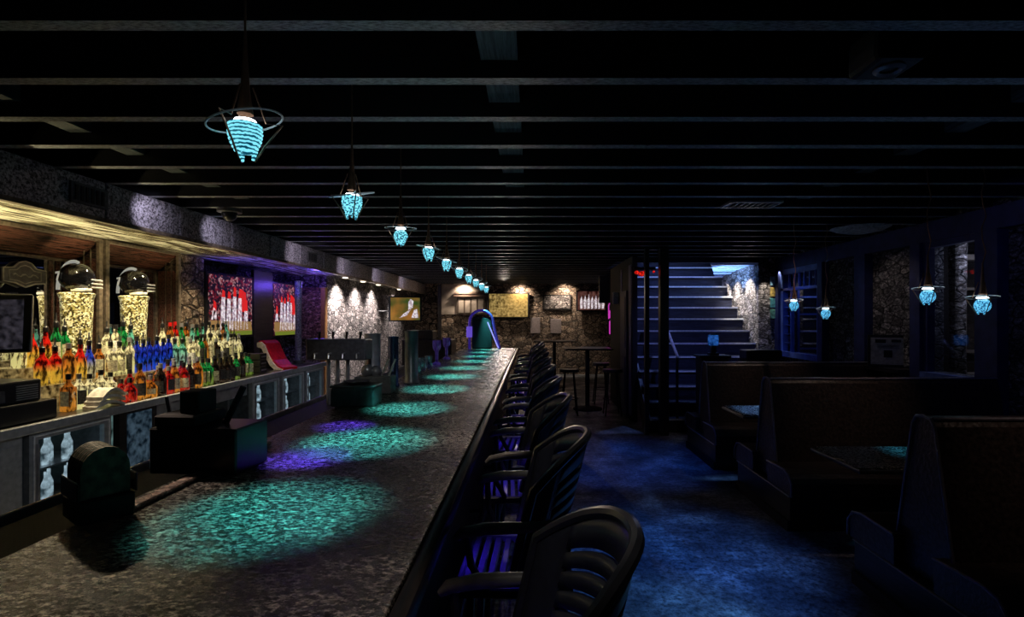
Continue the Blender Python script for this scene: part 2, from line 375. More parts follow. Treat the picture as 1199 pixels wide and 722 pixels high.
# far wall
fw = struct(MB().box(-3.52, 4.2, 15.0, 15.15, 0, 2.85).build('wall_far', M['stonewarm']))
MB().box(-2.62, -1.25, 14.97, 15.0, 1.75, 2.63).build('plaster_patch', M['plaster'], fw)
MB().box(-2.72, -2.62, 14.9, 15.0, 0, 2.63).build('dark_post', M['blackwood'], fw)
# right wall
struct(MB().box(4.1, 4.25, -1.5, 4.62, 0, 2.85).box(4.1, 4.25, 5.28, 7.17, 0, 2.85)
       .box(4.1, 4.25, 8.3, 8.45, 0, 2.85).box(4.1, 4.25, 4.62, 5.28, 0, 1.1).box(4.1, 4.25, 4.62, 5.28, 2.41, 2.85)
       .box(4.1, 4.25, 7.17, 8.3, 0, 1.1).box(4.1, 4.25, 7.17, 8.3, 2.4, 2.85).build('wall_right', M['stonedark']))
struct(MB().box(3.75, 4.25, 8.45, 8.6, 0, 2.85).box(3.75, 3.9, 8.6, 12.0, 0, 3.6).build('wall_stair_side', M['stone']))
struct(MB().box(1.6, 3.9, 12.0, 12.12, 2.0, 4.0).box(1.6, 1.72, 8.5, 12.0, 2.86, 4.0).box(1.6,3.9,8.4,12.1,3.95,4.05).build('wall_stair_top', M['step']))
struct(MB().box(4.02, 4.1, -1.5, 8.45, 2.42, 2.62).build('trim_1', M['bluepaint']))
for i, (a, b_) in enumerate(((4.40, 4.62), (5.28, 5.42), (6.15, 6.35), (7.05, 7.17), (8.3, 8.42), (3.2, 3.4))):
    struct(MB().box(4.0, 4.1, a, b_, 0, 2.42).build('trim_%d' % (i+2), M['bluepaint']))
struct(MB().box(4.0, 4.1, 7.17, 8.3, 1.04, 1.12).box(4.0, 4.1, 4.62, 5.28, 1.04, 1.1).build('trim_8', M['bluetrim']))
# window A with transom and side lights
w = struct(MB().box(4.04, 4.12, 7.17, 7.25, 1.12, 2.42).box(4.04, 4.12, 8.22, 8.3, 1.12, 2.42)
    .box(4.04, 4.12, 7.17, 8.3, 2.34, 2.42).box(4.04, 4.12, 7.17, 8.3, 2.08, 2.12).box(4.05, 4.10, 7.98, 8.01, 1.12, 2.08).build('window_1', M['bluetrim']))
g = MB()
for j in range(6): g.box(4.06, 4.09, 7.32+0.15*j, 7.345+0.15*j, 2.12, 2.34)
for j in range(6): g.box(4.06, 4.09, 8.01, 8.22, 1.25+0.14*j, 1.262+0.14*j)
g.build('muntins', M['bluetrim'], w)
MB().box(4.115, 4.12, 7.25, 8.22, 1.12, 2.34).build('pane', M['glass'], w)
# vestibule behind the windows
struct(MB().box(4.25, 6.9, 9.2, 9.3, 0, 2.85).build('wall_vestibule_back', M['blackwood']))
struct(MB().box(4.26, 6.9, 5.98, 6.08, 0, 2.85).build('wall_vestibule_front', M['blackwood']))
lad = th('timber_rack', 'dark blue open timber rack seen through the window with small transom', 'rack', (5.0, 8.95, 0))
MB().box(-0.36,-0.32,-0.02,0.02,0,2.2).box(0.32,0.36,-0.02,0.02,0,2.2).build('posts', M['bluetrim'], lad)
for j in range(6): MB().box(-0.32,0.32,-0.02,0.02,0.5+0.3*j,0.53+0.3*j).build('rung', M['bluetrim'], lad)
w = struct(MB().box(4.04, 4.12, 4.62, 4.67, 1.1, 2.42).box(4.04, 4.12, 5.23, 5.28, 1.1, 2.42).box(4.04, 4.12, 4.67, 5.23, 2.36, 2.42).build('window_2', M['bluepaint']))
MB().box(4.115, 4.12, 4.67, 5.23, 1.1, 2.36).build('pane', M['glass'], w)
dv = th('inner_doorway', 'pale nested doorway frames seen through the window behind the hanging globes', 'doorway', (5.05, 5.6, 0))
MB().box(-0.17,-0.12,0.2,0.37,0.9,2.35).box(0.2,0.24,0.2,0.37,0.9,2.35).box(-0.17,0.24,0.2,0.37,2.31,2.37).build('outer_frame', M['plaster'], dv)
MB().box(-0.07,-0.04,0.3,0.37,1.25,2.0).box(0.13,0.16,0.3,0.37,1.25,2.0).box(-0.07,0.16,0.3,0.37,1.97,2.0).box(-0.07,0.16,0.3,0.37,1.25,1.28).build('inner_frame', M['plaster'], dv)
MB().box(-0.12,0.2,-0.1,0.36,0.98,1.02).build('sill', M['plaster'], dv)
tag(MB().lathe([(0.07,0.0),(0.085,0.8),(0.07,1.5),(0.09,2.84)], (4.62,5.55,0), 12).build('stone_column', M['stone'], smooth=True), 'rough pale stone column seen through the window behind the globes', 'column')

# sign leaning on ledge of right wall
sg = th('framed_notice', 'grey printed notice in a dark frame leaning on the stone wall', 'notice', (3.98, 5.72, 1.10), R(-28))
MB().box(-0.19,0.19,-0.012,0.012,0,0.36).build('frame', M['blackwood'], sg)
nb = MB().box(-0.16,0.16,-0.016,-0.012,0.03,0.33).build('notice_sheet', M['paper'], sg)
g = MB().box(-0.12,-0.02,-0.019,-0.016,0.27,0.31).box(0.03,0.12,-0.019,-0.016,0.28,0.31).box(-0.04,0.04,-0.019,-0.016,0.11,0.19)
for j in range(3): g.box(-0.1,0.1,-0.019,-0.016,0.215+0.014*j,0.219+0.014*j)
g.build('print', M['black'], nb)
struct(MB().box(3.88, 4.1, 5.42, 6.15, 1.06, 1.10).build('trim_9', M['blackwood']))

# ------------------------------------------------------------------ stairs
st = struct(th('staircase', 'dark blue staircase with pale metal nosings rising at the back', 'stairs', (0,0,0)))
for k in ('label', 'category'): del st[k]
r_, t_ = 0.205, 0.246
for n in range(1, 18):
    y0 = 7.37+(n-1)*t_
    s = MB().box(1.73, 3.75, y0, y0+t_+ (0.02 if n < 17 else 0.6), max(0,(n-2)*r_), n*r_-0.02).build('step', M['step'], st)
    MB().box(1.70, 3.75, y0-0.03, y0+t_-0.03, n*r_-0.02, n*r_).build('tread', M['step'], s)
    MB().box(1.70, 3.75, y0-0.042, y0-0.030, n*r_-0.024, n*r_+0.002).build('nosing', M['nosing'], s)
MB().prism([(7.34,0),(7.34,0.14),(11.3,3.4),(11.3,3.2),(7.7,0)], 'x', 1.68, 1.73).build('stringer', M['blackwood'], st)
# newel post, wall beside stairs
tag(MB().box(1.81, 1.93, 7.18, 7.30, 0, 2.63).build('timber_post', M['blackwood']), 'thick black square post at the foot of the stairs', 'post')
tag(MB().box(1.60, 1.66, 7.20, 7.26, 0, 2.63).build('timber_post', M['blackwood']), 'slim black post left of the thick stair post', 'post')
hr = th('handrail', 'pale purple sloping handrail beside the black stair post', 'handrail', (0,0,0))
MB().tube([(2.1,7.35,1.09),(2.07,8.05,1.64)], 0.022).build('rail', M['nosing'], hr, True)
MB().box(2.085,2.115,7.36,7.39,0.0,1.09).build('rail_post', M['blackwood'], hr)
# partition
pw = struct(MB().box(1.60, 1.68, 8.1, 10.3, 0, 2.63).box(1.60,1.68,10.3,10.36,0,2.85).build('wall_partition', M['blackmat']))
MB().box(1.585,1.60,8.15,8.35,0.1,2.5).box(1.585,1.60,9.0,9.1,0.1,2.5).build('purple_trim', plain('purple_grey_trim',(0.16,0.13,0.26),0.5), pw)
tag(MB().box(1.56,1.585,8.42,8.98,0.02,2.1).box(1.55,1.56,8.5,8.9,0.2,1.0).box(1.55,1.56,8.5,8.9,1.15,2.0).build('panel_door', M['bluepaint']), 'navy panelled door in the partition left of the stairs', 'door')
tag(MB().rbox(1.50,1.60,9.35,9.5,1.9,2.12,0.01).build('wall_box', M['paper']), 'small pale box fixed high on the partition by the door', 'box')
# sloped planked ceiling over stair
b = MB()
P1 = Vector((2.98,8.52,2.56)); P3 = Vector((3.74,8.52,2.56)); P2 = Vector((3.74,10.4,2.447))
for j in range(9):
    a, c = j/9, (j+0.6)/9
    q = [P3.lerp(P2,a), P3.lerp(P2,c), P1.lerp(P2,c), P1.lerp(P2,a)]
    b.bm.faces.new([b.bm.verts.new(v) for v in q]); 
o = b.build('corrugated_soffit', plain('pale_blue_boards',(0.45,0.55,0.75),0.4)); struct(o)
sm = o.modifiers.new('t','SOLIDIFY'); sm.thickness = 0.02
# booth-side signs on stone return
for j,(c,z) in enumerate((((0.25,0.45,0.7),2.18),((0.5,0.35,0.1),2.0),((0.1,0.35,0.35),1.82),((0.15,0.4,0.25),1.64))):
    tag(MB().rbox(3.93,4.06,8.40,8.44,z,z+0.15,0.005,1).build('small_sign', plain('sign_colour',c,0.4,nscale=25,noise=0.7)), 'small %s sign on the stone edge by the blue window' % ['pale blue','amber','teal','green'][j], 'sign')
# red lamp cluster
rl = th('red_lamp_cluster', 'cluster of glowing red lamps on a dark bracket above the partition', 'lamp', (1.68, 7.6, 2.26))
MB().box(-0.16,0.16,-0.03,0.03,0.10,0.14).box(-0.01,0.01,-0.01,0.01,0.14,0.37).build('bracket', M['black'], rl)
for x,z,r in ((-0.12,0.04,0.035),(-0.05,0.02,0.05),(0.02,0.05,0.045),(0.13,0.05,0.02)):
    MB().sphere((x,-0.03,z+0.02), r, 12, (1,0.7,0.8)).build('red_bulb', M['redglow'], rl, True)
# neon
nn = th('neon_sign', 'tall magenta neon bottle-shaped sign near the far dark door', 'neon sign', (2.05, 12.9, 1.22))
MB().rbox(-0.13,0.13,0.02,0.06,0,0.92,0.02).build('backing', M['black'], nn)
MB().rbox(-0.09,0.07,-0.02,0.02,0.02,0.36,0.02).rbox(-0.09,0.07,-0.02,0.02,0.42,0.62,0.02).build('lower_panel', M['magenta'], nn)
MB().tube([(-0.1,0,0.4),(-0.1,0,0.75),(-0.05,0,0.85),(0.02,0,0.85),(0.07,0,0.75),(0.07,0,0.4)],0.013).build('tube', M['magenta'], nn, True)
MB().box(-0.02,0.02,0.03,0.05,-1.22,0).build('stand', M['black'], nn)

# ------------------------------------------------------------------ bar
bar = th('bar_counter', 'long dark speckled granite bar counter running the length of the room', 'bar counter', (0,0,0))
MB().rbox(-1.285,-0.285,-0.6,9.95,1.03,1.07,0.008).build('granite_top', M['granite'], bar)
MB().rbox(-0.284,-0.243,-0.6,9.95,1.01,1.066,0.012).build('wood_edge', M['blackwood'], bar, True)
MB().box(-1.15,-0.46,-0.6,9.9,0.0,1.03).build('bar_front', M['blackwood'], bar)
f = MB().tube([(-0.36,-0.6,0.2),(-0.36,9.85,0.2)],0.025).build('foot_rail', M['darksteel'], bar, True)
g = MB()
for j in range(9): g.cyl((-0.46,0.4+1.15*j,0.2),(-0.36,0.4+1.15*j,0.2),0.012,n=8)
g.build('rail_brackets', M['darksteel'], f)
tag(MB().rbox(-1.235,-1.19,1.50,2.35,1.071,1.085,0.004,1).build('bar_mat', stone_mat('mottled_brown',(0.06,0.03,0.02),(0.35,0.22,0.17),(0.8,0.65,0.55),60,0.3)), 'narrow mottled brown rail strip along the near left edge of the bar', 'rail')
ub = th('underbar_drainboard', 'dark perforated metal drainboard behind the bar', 'drainboard', (0,0,0))
def perf():
    m, nt, b = newmat('perforated_steel'); v = coords(nt)
    t = N(nt,'ShaderNodeTexVoronoi'); t.inputs['Scale'].default_value = 55; t.inputs['Randomness'].default_value = 0.1; L(nt, v, t.inputs['Vector'])
    L(nt, ramp(nt, t.outputs['Distance'], [(0.3,(0.002,)*3),(0.5,(0.022,0.022,0.025))]), b.inputs['Base Color'])
    b.inputs['Roughness'].default_value = 0.6; b.inputs['Specular IOR Level'].default_value = 0.08; return m
MB().box(-1.95,-1.30,-0.5,8.0,0.84,0.88).build('drain_top', perf(), ub)
MB().rbox(-2.0,-1.98,-0.5,8.0,0.80,0.91,0.005,1).build('rim', M['steel'], ub)
MB().box(-1.66,-1.65,-0.5,8.0,0.881,0.893).box(-1.42,-1.412,-0.5,8.0,0.881,0.893).build('ridge', M['darksteel'], ub)
MB().box(-1.93,-1.3,-0.4,7.9,0.3,0.84).build('cabinet', M['blackwood'], ub)
for yy in (0.2,2.5,5.2,7.6):
    MB().cyl((-1.9,yy,0),(-1.9,yy,0.3),0.02).cyl((-1.32,yy,0),(-1.32,yy,0.3),0.02).build('legs', M['darksteel'], ub)

# ------------------------------------------------------------------ pendants
def pendant(first_mat, ribbed, scale=1.0, cordlen=0.5, wob=0.0, ringtilt=(0.0,0.0)):
    """origin: centre of the ring plane"""
    root = th('pendant_lamp', '', 'pendant lamp')
    cyc = [(0,0,0.24*scale)]
    n = 8
    for i in range(1, n+1):
        cyc.append((wob*math.sin(i*1.9), wob*0.6*math.cos(i*2.3)-wob*0.6*math.cos(0), 0.24*scale+(cordlen-0.24*scale)*i/n))
    MB().tube(cyc, 0.0035, 6).build('cord', M['copper'], root, True)
    MB().lathe([(0.004,0.25*scale),(0.007,0.18*scale),(0.013,0.09*scale),(0.022,0.02)], n=14).build('socket_cone', M['copper'], root, True)
    ring = [((0.098*scale)*math.cos(2*PI*i/36), (0.098*scale)*math.sin(2*PI*i/36), 0.012*math.sin(2*PI*i/36+0.5)+0.018*math.cos(2*PI*i/36)*ringtilt[0]) for i in range(36)]
    MB().tube(ring, 0.0030, 6, closed=True).build('ring', M['nosing'], root, True)
    for i in range(3):
        a = 2*PI*i/3+0.35; c, s = math.cos(a), math.sin(a)
        MB().tube([(0.02*c,0.02*s,0.10),(0.055*c*scale,0.055*s*scale,0.0),(0.098*c*scale,0.098*s*scale,0.0),(0.05*c,0.05*s,-0.07),(0.026*c,0.026*s,-0.115)],0.0030,6).build('wire_arm', M['copper'], root, True)
    MB().lathe([(0.001,0.004),(0.028,0.003),(0.033,-0.006),(0.001,-0.008)], n=18).build('bulb', M['bulb'], root, True)
    g = MB()
    if ribbed:
        prof = []
        for i in range(29):
            t = i/28; z = -0.010-0.086*t; r = 0.047*(math.cos(t*1.15)**0.7)*(0.92+0.10*math.sin(t*PI)) + 0.0022*math.sin(t*2*PI*8)
            if t > 0.93: r *= (1-t)/0.07*0.9+0.05
            prof.append((r, z))
        g.lathe(prof, n=24)
    else: g.sphere((0,0,-0.055), 0.045, 24, (1,1,1.05))
    for a in (0.3, 2.4, 4.4): g.cyl((0.026*math.cos(a),0.026*math.sin(a),-0.085),(0.02*math.cos(a),0.02*math.sin(a),-0.112),0.008,0.004,8)
    g.build('glass_shade', first_mat, root, True)
    return root
for i in range(10):
    y = 1.487+0.886*i
    jn = min(abs(y-j) for j in JY)
    top = 2.85 if jn > 0.04 else 2.63
    z0 = 2.22
    p = pendant(M['cyan'] if i in (0,) else M['cyanball'], i != 2, 1.0 if i == 0 else 1.0, top-z0, 0.0, (1.0,0))
    p.location = (-0.83, y, z0); p.rotation_euler.z = i*0.7
    p['label'] = '%s glowing cyan glass pendant above the granite bar' % ordn(i).capitalize(); p['group'] = 'pendants over the bar'
    light('SPOT', (-0.83, y, 2.085), [225,300,380,420,460,500,520,540,540,540][i], (0.06,0.53,0.52), (-0.78,y+0.04,1.07), 40 if i < 2 else 35, 1.0, 0.02, 'pendant_light')
for (x, y, zc, txt) in ((2.67,3.45,1.80,'left of the two blue globe pendants over the middle booth table'),(2.95,3.35,1.735,'right of the two blue globe pendants over the middle booth table'),
                       (2.78,5.42,1.785,'left of the two small blue globe pendants over the far booth table'),(3.07,5.34,1.70,'right of the two small blue globe pendants over the far booth table')):
    jn = min(abs(y-j) for j in JY); top = 2.85 if jn > 0.04 else 2.63
    p = pendant(M['blueball'], False, 0.9, top-zc-0.05, 0.012, (0.3,0)); p.location = (x, y, zc+0.05)
    p['label'] = txt[0].upper()+txt[1:]; p['group'] = 'pendants over the booths'
    light('SPOT', (x-0.12, y, zc-0.09), 45.0 if y < 4 else 70.0, (0.03,0.42,0.72) if y < 4 else (0.15,0.35,0.85), (x-0.05,y-0.03,0.7) if y < 4 else (2.32,y-0.3,0.72), 34, 0.8, 0.02, 'pendant_light')

# ------------------------------------------------------------------ bar stools
def make_stool():
    root = th('bar_stool', '', 'bar stool')
    # slatted curved back shell
    NU, rows = 20, []
    def pt(u, v):
        x = 0.115+0.105*v - (0.16+0.03*v)*abs(u)**2.2
        y_ = 0.262*u*(0.86+0.14*v)
        z = 0.80+0.43*v - 0.13*v*abs(u)**3
        return (x, y_, z)
    # v-bands: solid slats with gaps
    bands = [(0.0,0.10),(0.118,0.215),(0.233,0.33),(0.348,0.445),(0.463,0.56),(0.578,0.675),(0.693,0.79),(0.808,1.0)]
    b = MB()
    def strip(v0, v1, u0, u1, nu, nv=2):
        g = [[b.bm.verts.new(pt(u0+(u1-u0)*i/nu, v0+(v1-v0)*j/nv)) for i in range(nu+1)] for j in range(nv+1)]
        for j in range(nv):
            for i in range(nu): b.bm.faces.new((g[j][i], g[j][i+1], g[j+1][i+1], g[j+1][i]))
    for v0, v1 in bands: strip(v0, v1, -0.76, 0.76, NU)
    for s in (-1, 1): strip(0, 1, s*0.74, s*1.0, 4, 12)
    o = b.build('backrest', M['stool'], root, True); m = o.modifiers.new('t','SOLIDIFY'); m.thickness = 0.014; m.offset = 0
    rim = [pt(-1, j/10) for j in range(10)] + [pt(-1+2*i/24, 1) for i in range(25)] + [pt(1, 1-j/10) for j in range(1, 11)]
    MB().tube(rim, 0.015, 8).build('back_rim', M['stool'], root, True)
    # seat: slats running side to side inside a frame
    s = MB()
    for k in range(9):
        x = -0.20+0.039*k; s.rbox(x-0.0125, x+0.0125, -0.20, 0.20, 0.752-0.012*math.sin(k/8*PI), 0.768-0.012*math.sin(k/8*PI), 0.004, 1)
    s.rbox(-0.235,-0.215,-0.22,0.22,0.735,0.765,0.006,1).rbox(0.13,0.16,-0.2,0.2,0.745,0.775,0.006,1)
    for yy in (-0.21, 0.21): s.rbox(-0.235,0.15,yy-0.015,yy+0.015,0.738,0.772,0.006,1)
    s.build('seat', plain('slatted_blue_black_seat',(0.06,0.06,0.12),0.3) if 'seatm' not in M else M['seatm'], root)
    for sg_ in (-1, 1):
        yy = sg_*0.272
        a = MB().tube([(0.10,yy*0.97,1.00),(0.0,yy,0.992),(-0.12,yy,0.987),(-0.195,yy,0.972),(-0.215,yy,0.955)], [0.014,0.018,0.020,0.018,0.010], 10)
        bmesh.ops.scale(a.bm, vec=(1,1,1), verts=a.bm.verts)
        a.build('armrest', M['stoolarm'], root, True)
        MB().tube([(-0.18,yy,0.96),(-0.17,yy*0.9,0.86),(-0.12,sg_*0.21,0.755)],0.012,8).build('arm_support', M['stool'], root, True)
        MB().tube([(0.06,yy*0.95,0.99),(0.06,sg_*0.235,0.80),(0.05,sg_*0.21,0.755)],0.012,8).build('arm_support', M['stool'], root, True)
    for sx in (-1, 1):
        for sy in (-1, 1):
            MB().tube([(sx*0.15-0.03,sy*0.16,0.745),(sx*0.2-0.02,sy*0.21,0.0)],0.015,8).build('leg', M['stool'], root, True)
    MB().tube([(-0.205,-0.20,0.28),(0.165,-0.20,0.28),(0.165,0.20,0.28),(-0.205,0.20,0.28)],0.011,8,closed=True).build('footrest', M['darksteel'], root, True)
    return root
M['seatm'] = plain('slatted_blue_black_seat',(0.06,0.06,0.12),0.3)
proto = make_stool()
for i in range(10):
    o = proto if i == 0 else copy_tree(proto)
    o.location = (-0.015, 1.02+0.86*i, 0); o.rotation_euler.z = R([0,-2,3,-3,1,4,-2,2,0,3][i])
    o['label'] = '%s black slat-back bar stool with arms along the bar' % ordn(i).capitalize(); o['group'] = 'bar stools'
    o['category'] = 'bar stool'

# ------------------------------------------------------------------ booths
def booth(cy, label, x0=2.05, near=True, far=True):
    root = th('booth_bench', label, 'booth', (0, cy, 0), 0, 'double sided booth benches')
    prof = [(-0.22,0.285),(-0.075,1.09),(-0.05,1.125),(0,1.135),(0.05,1.125),(0.075,1.09),(0.22,0.285)]
    MB().prism(prof, 'x', x0, 4.0).build('backrest', M['leather'], root)
    MB().tube([(x0-0.004,y,z) for y,z in prof], 0.009, 6).build('piping', M['piping'], root, True)
    MB().tube([(x0,-0.06,1.13),(4.0,-0.06,1.13)], 0.008, 6).build('piping', M['piping'], root, True)
    for s, on in ((-1, near), (1, far)):
        if not on: continue
        P = [(s*0.14,0.28),(s*0.14,0.45),(s*0.42,0.46),(s*0.50,0.44),(s*0.545,0.38),(s*0.55,0.28)]
        MB().prism(P, 'x', x0-0.06, 4.0).build('seat_cushion', M['leather'], root)
        MB().tube([(x0-0.064,y,z) for y,z in P[1:]], 0.008, 6).build('piping', M['piping'], root, True)
    MB().box(x0-0.05, 4.0, -0.5 if near else -0.15, 0.5 if far else 0.15, 0.0, 0.279).build('bench_base', M['blackwood'], root)
    MB().tube([(x0-0.06,-0.5,0.27),(x0-0.06,0.5,0.27)],0.006,6).build('piping', M['piping'], root, True)
    MB().box(x0-0.07,x0-0.05,-0.5,0.5,0.0,0.08).build('kickboard', M['blackmat'], root)
    return root
booth(6.06, 'Farthest black leather double booth bench before the stairs')
booth(4.46, 'Middle black leather double booth bench with tall backrest')
booth(2.70, 'Nearest black leather double booth bench at the right edge', 2.07)
def table(cy, label):
    t = th('booth_table', label, 'table', (0, cy, 0))
    MB().rbox(1.98,3.95,-0.26,0.26,0.715,0.75,0.008).build('tabletop', M['granite'], t)
    MB().rbox(1.965,3.96,-0.272,0.272,0.712,0.738,0.008).build('edge_band', M['blackwood'], t)
    MB().cyl((2.9,0,0.02),(2.9,0,0.712),0.045).build('pedestal', M['darksteel'], t, True)
    MB().rbox(2.6,3.2,-0.22,0.22,0,0.025,0.008).build('base', M['darksteel'], t)
table(3.34, 'Dark stone booth table lit cyan between the nearest and middle booths')
table(5.02, 'Dark stone booth table lit pale blue between the middle and far booths')
lm = th('counter_papers', 'small flat paper menu behind the nearest booth at the right edge', 'menu', (2.98, 3.12, 0.751))
MB().rbox(-0.0,0.3,-0.09,0.09,0,0.012,0.003,1).build('sheet', M['paper'], lm)
hs = th('host_stand', 'dark wooden host stand behind the farthest booth', 'stand', (2.45, 6.95, 0))
MB().box(-0.18,0.18,-0.12,0.12,0,1.12).build('cabinet', M['blackwood'], hs)
MB().rbox(-0.21,0.21,-0.15,0.15,1.12,1.15,0.006).build('top', M['blackwood'], hs)
ln = th('blue_lantern', 'small blue glass lantern glowing on the host stand', 'lantern', (2.45, 6.9, 1.151))
MB().box(-0.06,0.06,-0.06,0.06,0,0.03).build('base', M['black'], ln)
MB().rbox(-0.055,0.055,-0.055,0.055,0.13,0.27,0.008).build('glass', M['blueglow'], ln)
MB().box(-0.03,0.03,-0.03,0.03,0.03,0.13).box(-0.04,0.04,-0.04,0.04,0.27,0.29).build('holder', M['black'], ln)
ch = th('menu_cabinet', 'low black cabinet with a boxed top behind the farthest booth', 'cabinet', (3.1, 6.93, 0))
MB().box(-0.25,0.25,-0.15,0.15,0,1.1).build('body', M['blackwood'], ch)
MB().rbox(-0.24,0.24,-0.13,0.13,1.1,1.22,0.02).build('top_box', M['black'], ch)

# ------------------------------------------------------------------ far pub tables and stools
def pub_table(x, y, w, label):
    t = th('pub_table', label, 'table', (x, y, 0))
    MB().rbox(-w,w,-0.35,0.35,1.08,1.11,0.008).build('tabletop', M['black'], t)
    MB().cyl((0,0,0.03),(0,0,1.08),0.04).build('pole', M['blackmat'], t, True)
    MB().lathe([(0.001,0.05),(0.05,0.05),(0.26,0.02),(0.27,0.0),(0.001,0.0)], n=20).build('base', M['blackmat'], t, True)
pub_table(1.02, 9.3, 0.42, 'Nearer black pub table on a pole in front of the stone wall')
pub_table(0.55, 12.2, 0.5, 'Farther black pub table by the end of the bar')
def pub_stool(x, y, label):
    t = th('pub_stool', label, 'stool', (x, y, 0))
    MB().lathe([(0.001,0.78),(0.16,0.78),(0.17,0.76),(0.17,0.73),(0.001,0.72)], n=20).build('seat', M['leather'], t, True)
    for a in range(4):
        c, s = math.cos(a*PI/2+PI/4), math.sin(a*PI/2+PI/4)
        MB().cyl((0.1*c,0.1*s,0.73),(0.19*c,0.19*s,0),0.012,n=8).build('leg', M['blackmat'], t, True)
    MB().tube([(0.16*math.cos(i*PI/8),0.16*math.sin(i*PI/8),0.28) for i in range(16)],0.008,6,closed=True).build('foot_ring', M['darksteel'], t, True)
pub_stool(0.65, 8.75, 'Backless black stool left in front of the nearer pub table')
pub_stool(1.38, 8.72, 'Backless black stool right in front of the nearer pub table')
pub_stool(1.35, 9.95, 'Backless black stool behind the nearer pub table')
pub_stool(0.2, 11.6, 'Backless black stool by the farther pub table')

# ------------------------------------------------------------------ back bar
bb = th('back_bar_counter', 'long dark back bar counter with pale front edge under the mirrors', 'counter', (0,0,0))
MB().rbox(-3.85,-3.12,0.6,7.72,0.95,0.985,0.006).build('worktop', M['blackwood'], bb)
MB().rbox(-3.125,-3.085,0.6,7.74,0.93,0.99,0.006).build('front_edge', M['greysteel'], bb)
MB().box(-3.84,-3.70,0.6,7.7,0.0,0.95).build('carcass_back', M['blackmat'], bb)
MB().box(-3.7,-3.14,0.6,7.7,0.0,0.42).build('plinth', M['blackmat'], bb)
# illuminated tier steps
tr = th('bottle_riser', 'stepped illuminated bottle riser on the back bar', 'shelf', (0,0,0))
MB().box(-3.50,-3.345,3.50,6.08,0.986,1.18).build('lower_step', M['shelfglow'], tr)
MB().box(-3.75,-3.50,3.50,6.08,0.986,1.30).build('upper_step', M['shelfglow'], tr)
# coolers
def cooler(y0, y1, label, bot=True, glowm='coolglow', z0=0.43):
    c = th('bar_cooler', label, 'cooler', (0,0,0), 0, 'back bar coolers')
    MB().box(-3.68,-3.66,y0,y1,z0,0.925).build('lit_back', M[glowm], c)
    MB().box(-3.66,-3.16,y0,y0+0.02,z0,0.925).build('side_panel', M['darksteel'], c); MB().box(-3.66,-3.16,y1-0.02,y1,z0,0.925).build('side_panel', M['darksteel'], c)
    MB().box(-3.64,-3.2,y0+0.02,y1-0.02,0.66,0.668).build('wire_shelf', M['steel'], c)
    d = MB().box(-3.15,-3.115,y0,y0+0.06,z0,0.925).box(-3.15,-3.115,y1-0.06,y1,z0,0.925).box(-3.15,-3.115,y0+0.06,y1-0.06,0.88,0.925).box(-3.15,-3.115,y0+0.06,y1-0.06,z0,z0+0.04).build('door', M['greysteel'], c)
    MB().box(-3.112,-3.106,y0+0.02,y0+0.03,z0,0.9).box(-3.112,-3.106,y1-0.03,y1-0.02,z0,0.9).box(-3.112,-3.106,y0+0.02,y1-0.02,0.9,0.908).build('door_bead', M['nosing'], d)
    MB().box(-3.135,-3.13,y0+0.06,y1-0.06,z0+0.04,0.88).build('pane', M['glass'], d)
    MB().tube([(-3.09,y0+0.03,0.5),(-3.09,y0+0.03,0.86)],0.008,6).build('handle', M['steel'], d, True)
    if bot:
        n = 0
        for zz in (0.668, z0+0.002):
            yy = y0+0.11
            while yy < y1-0.08:
                o = beer.copy(); COL.objects.link(o); o.location = (-3.26-0.05*(n%2), yy, zz); n += 1
                o['label'] = '%s pale bottle on the %s shelf of the %s' % (ordn(int((yy-y0-0.11)/0.075+0.5)).capitalize(), 'upper' if zz > 0.6 else 'lower', {'N':'nearest lit cooler','F':'first far cooler','M':'second far cooler','L':'last far cooler'}[bot])
                o['category'] = 'bottle'; o['group'] = 'bottles in the coolers'; yy += 0.075
beer = tag(MB().lathe([(0.001,0),(0.024,0),(0.025,0.01),(0.025,0.10),(0.010,0.145),(0.010,0.185),(0.001,0.186)], n=12).build('beer_bottle', M['coolbottle'], smooth=True), 'x', 'bottle')
cooler(3.18, 3.80, 'Nearest lit glass-door cooler under the back bar', 'N')
cooler(5.72, 6.34, 'First of the three far mint-lit coolers under the back bar', 'F')
cooler(6.40, 7.02, 'Second of the three far mint-lit coolers under the back bar', 'M')
cooler(7.08, 7.68, 'Last of the far coolers at the back bar end', 'L')
bpy.data.objects.remove(beer)
pn = MB().box(-3.15,-3.12,2.35,3.14,0.43,0.925).rbox(-3.12,-3.11,2.45,2.74,0.47,0.88,0.004,1).rbox(-3.12,-3.11,2.8,3.09,0.47,0.88,0.004,1).build('cupboard', M['greysteel'])
tag(pn, 'grey steel double-door cupboard left of the nearest cooler', 'cupboard')
t = th('chalkboard_panel', 'dark blue framed board scribbled with pale marks under the back bar', 'board', (0,0,0))
MB().box(-3.15,-3.10,3.86,4.24,0.43,0.94).build('frame', M['blackwood'], t)
MB().box(-3.10,-3.095,3.93,4.18,0.46,0.91).build('board_face', glow('scribbled_blue',(0.10,0.17,0.24),0.35,(0.0,0.006,0.015),'noise',24), t)
sh = th('steel_ice_bins', 'open steel speed shelf with bright bottles under the back bar', 'shelf', (0,0,0))
MB().box(-3.68,-3.64,4.3,5.66,0.43,0.94).build('back_panel', M['coolglow'], sh)
MB().box(-3.64,-3.14,4.3,5.66,0.43,0.45).box(-3.2,-3.14,4.3,5.66,0.80,0.94).build('shelf_boards', M['steel'], sh)
MB().box(-3.66,-3.14,4.96,4.99,0.45,0.8).box(-3.66,-3.14,5.3,5.33,0.45,0.8).build('dividers', M['darksteel'], sh)

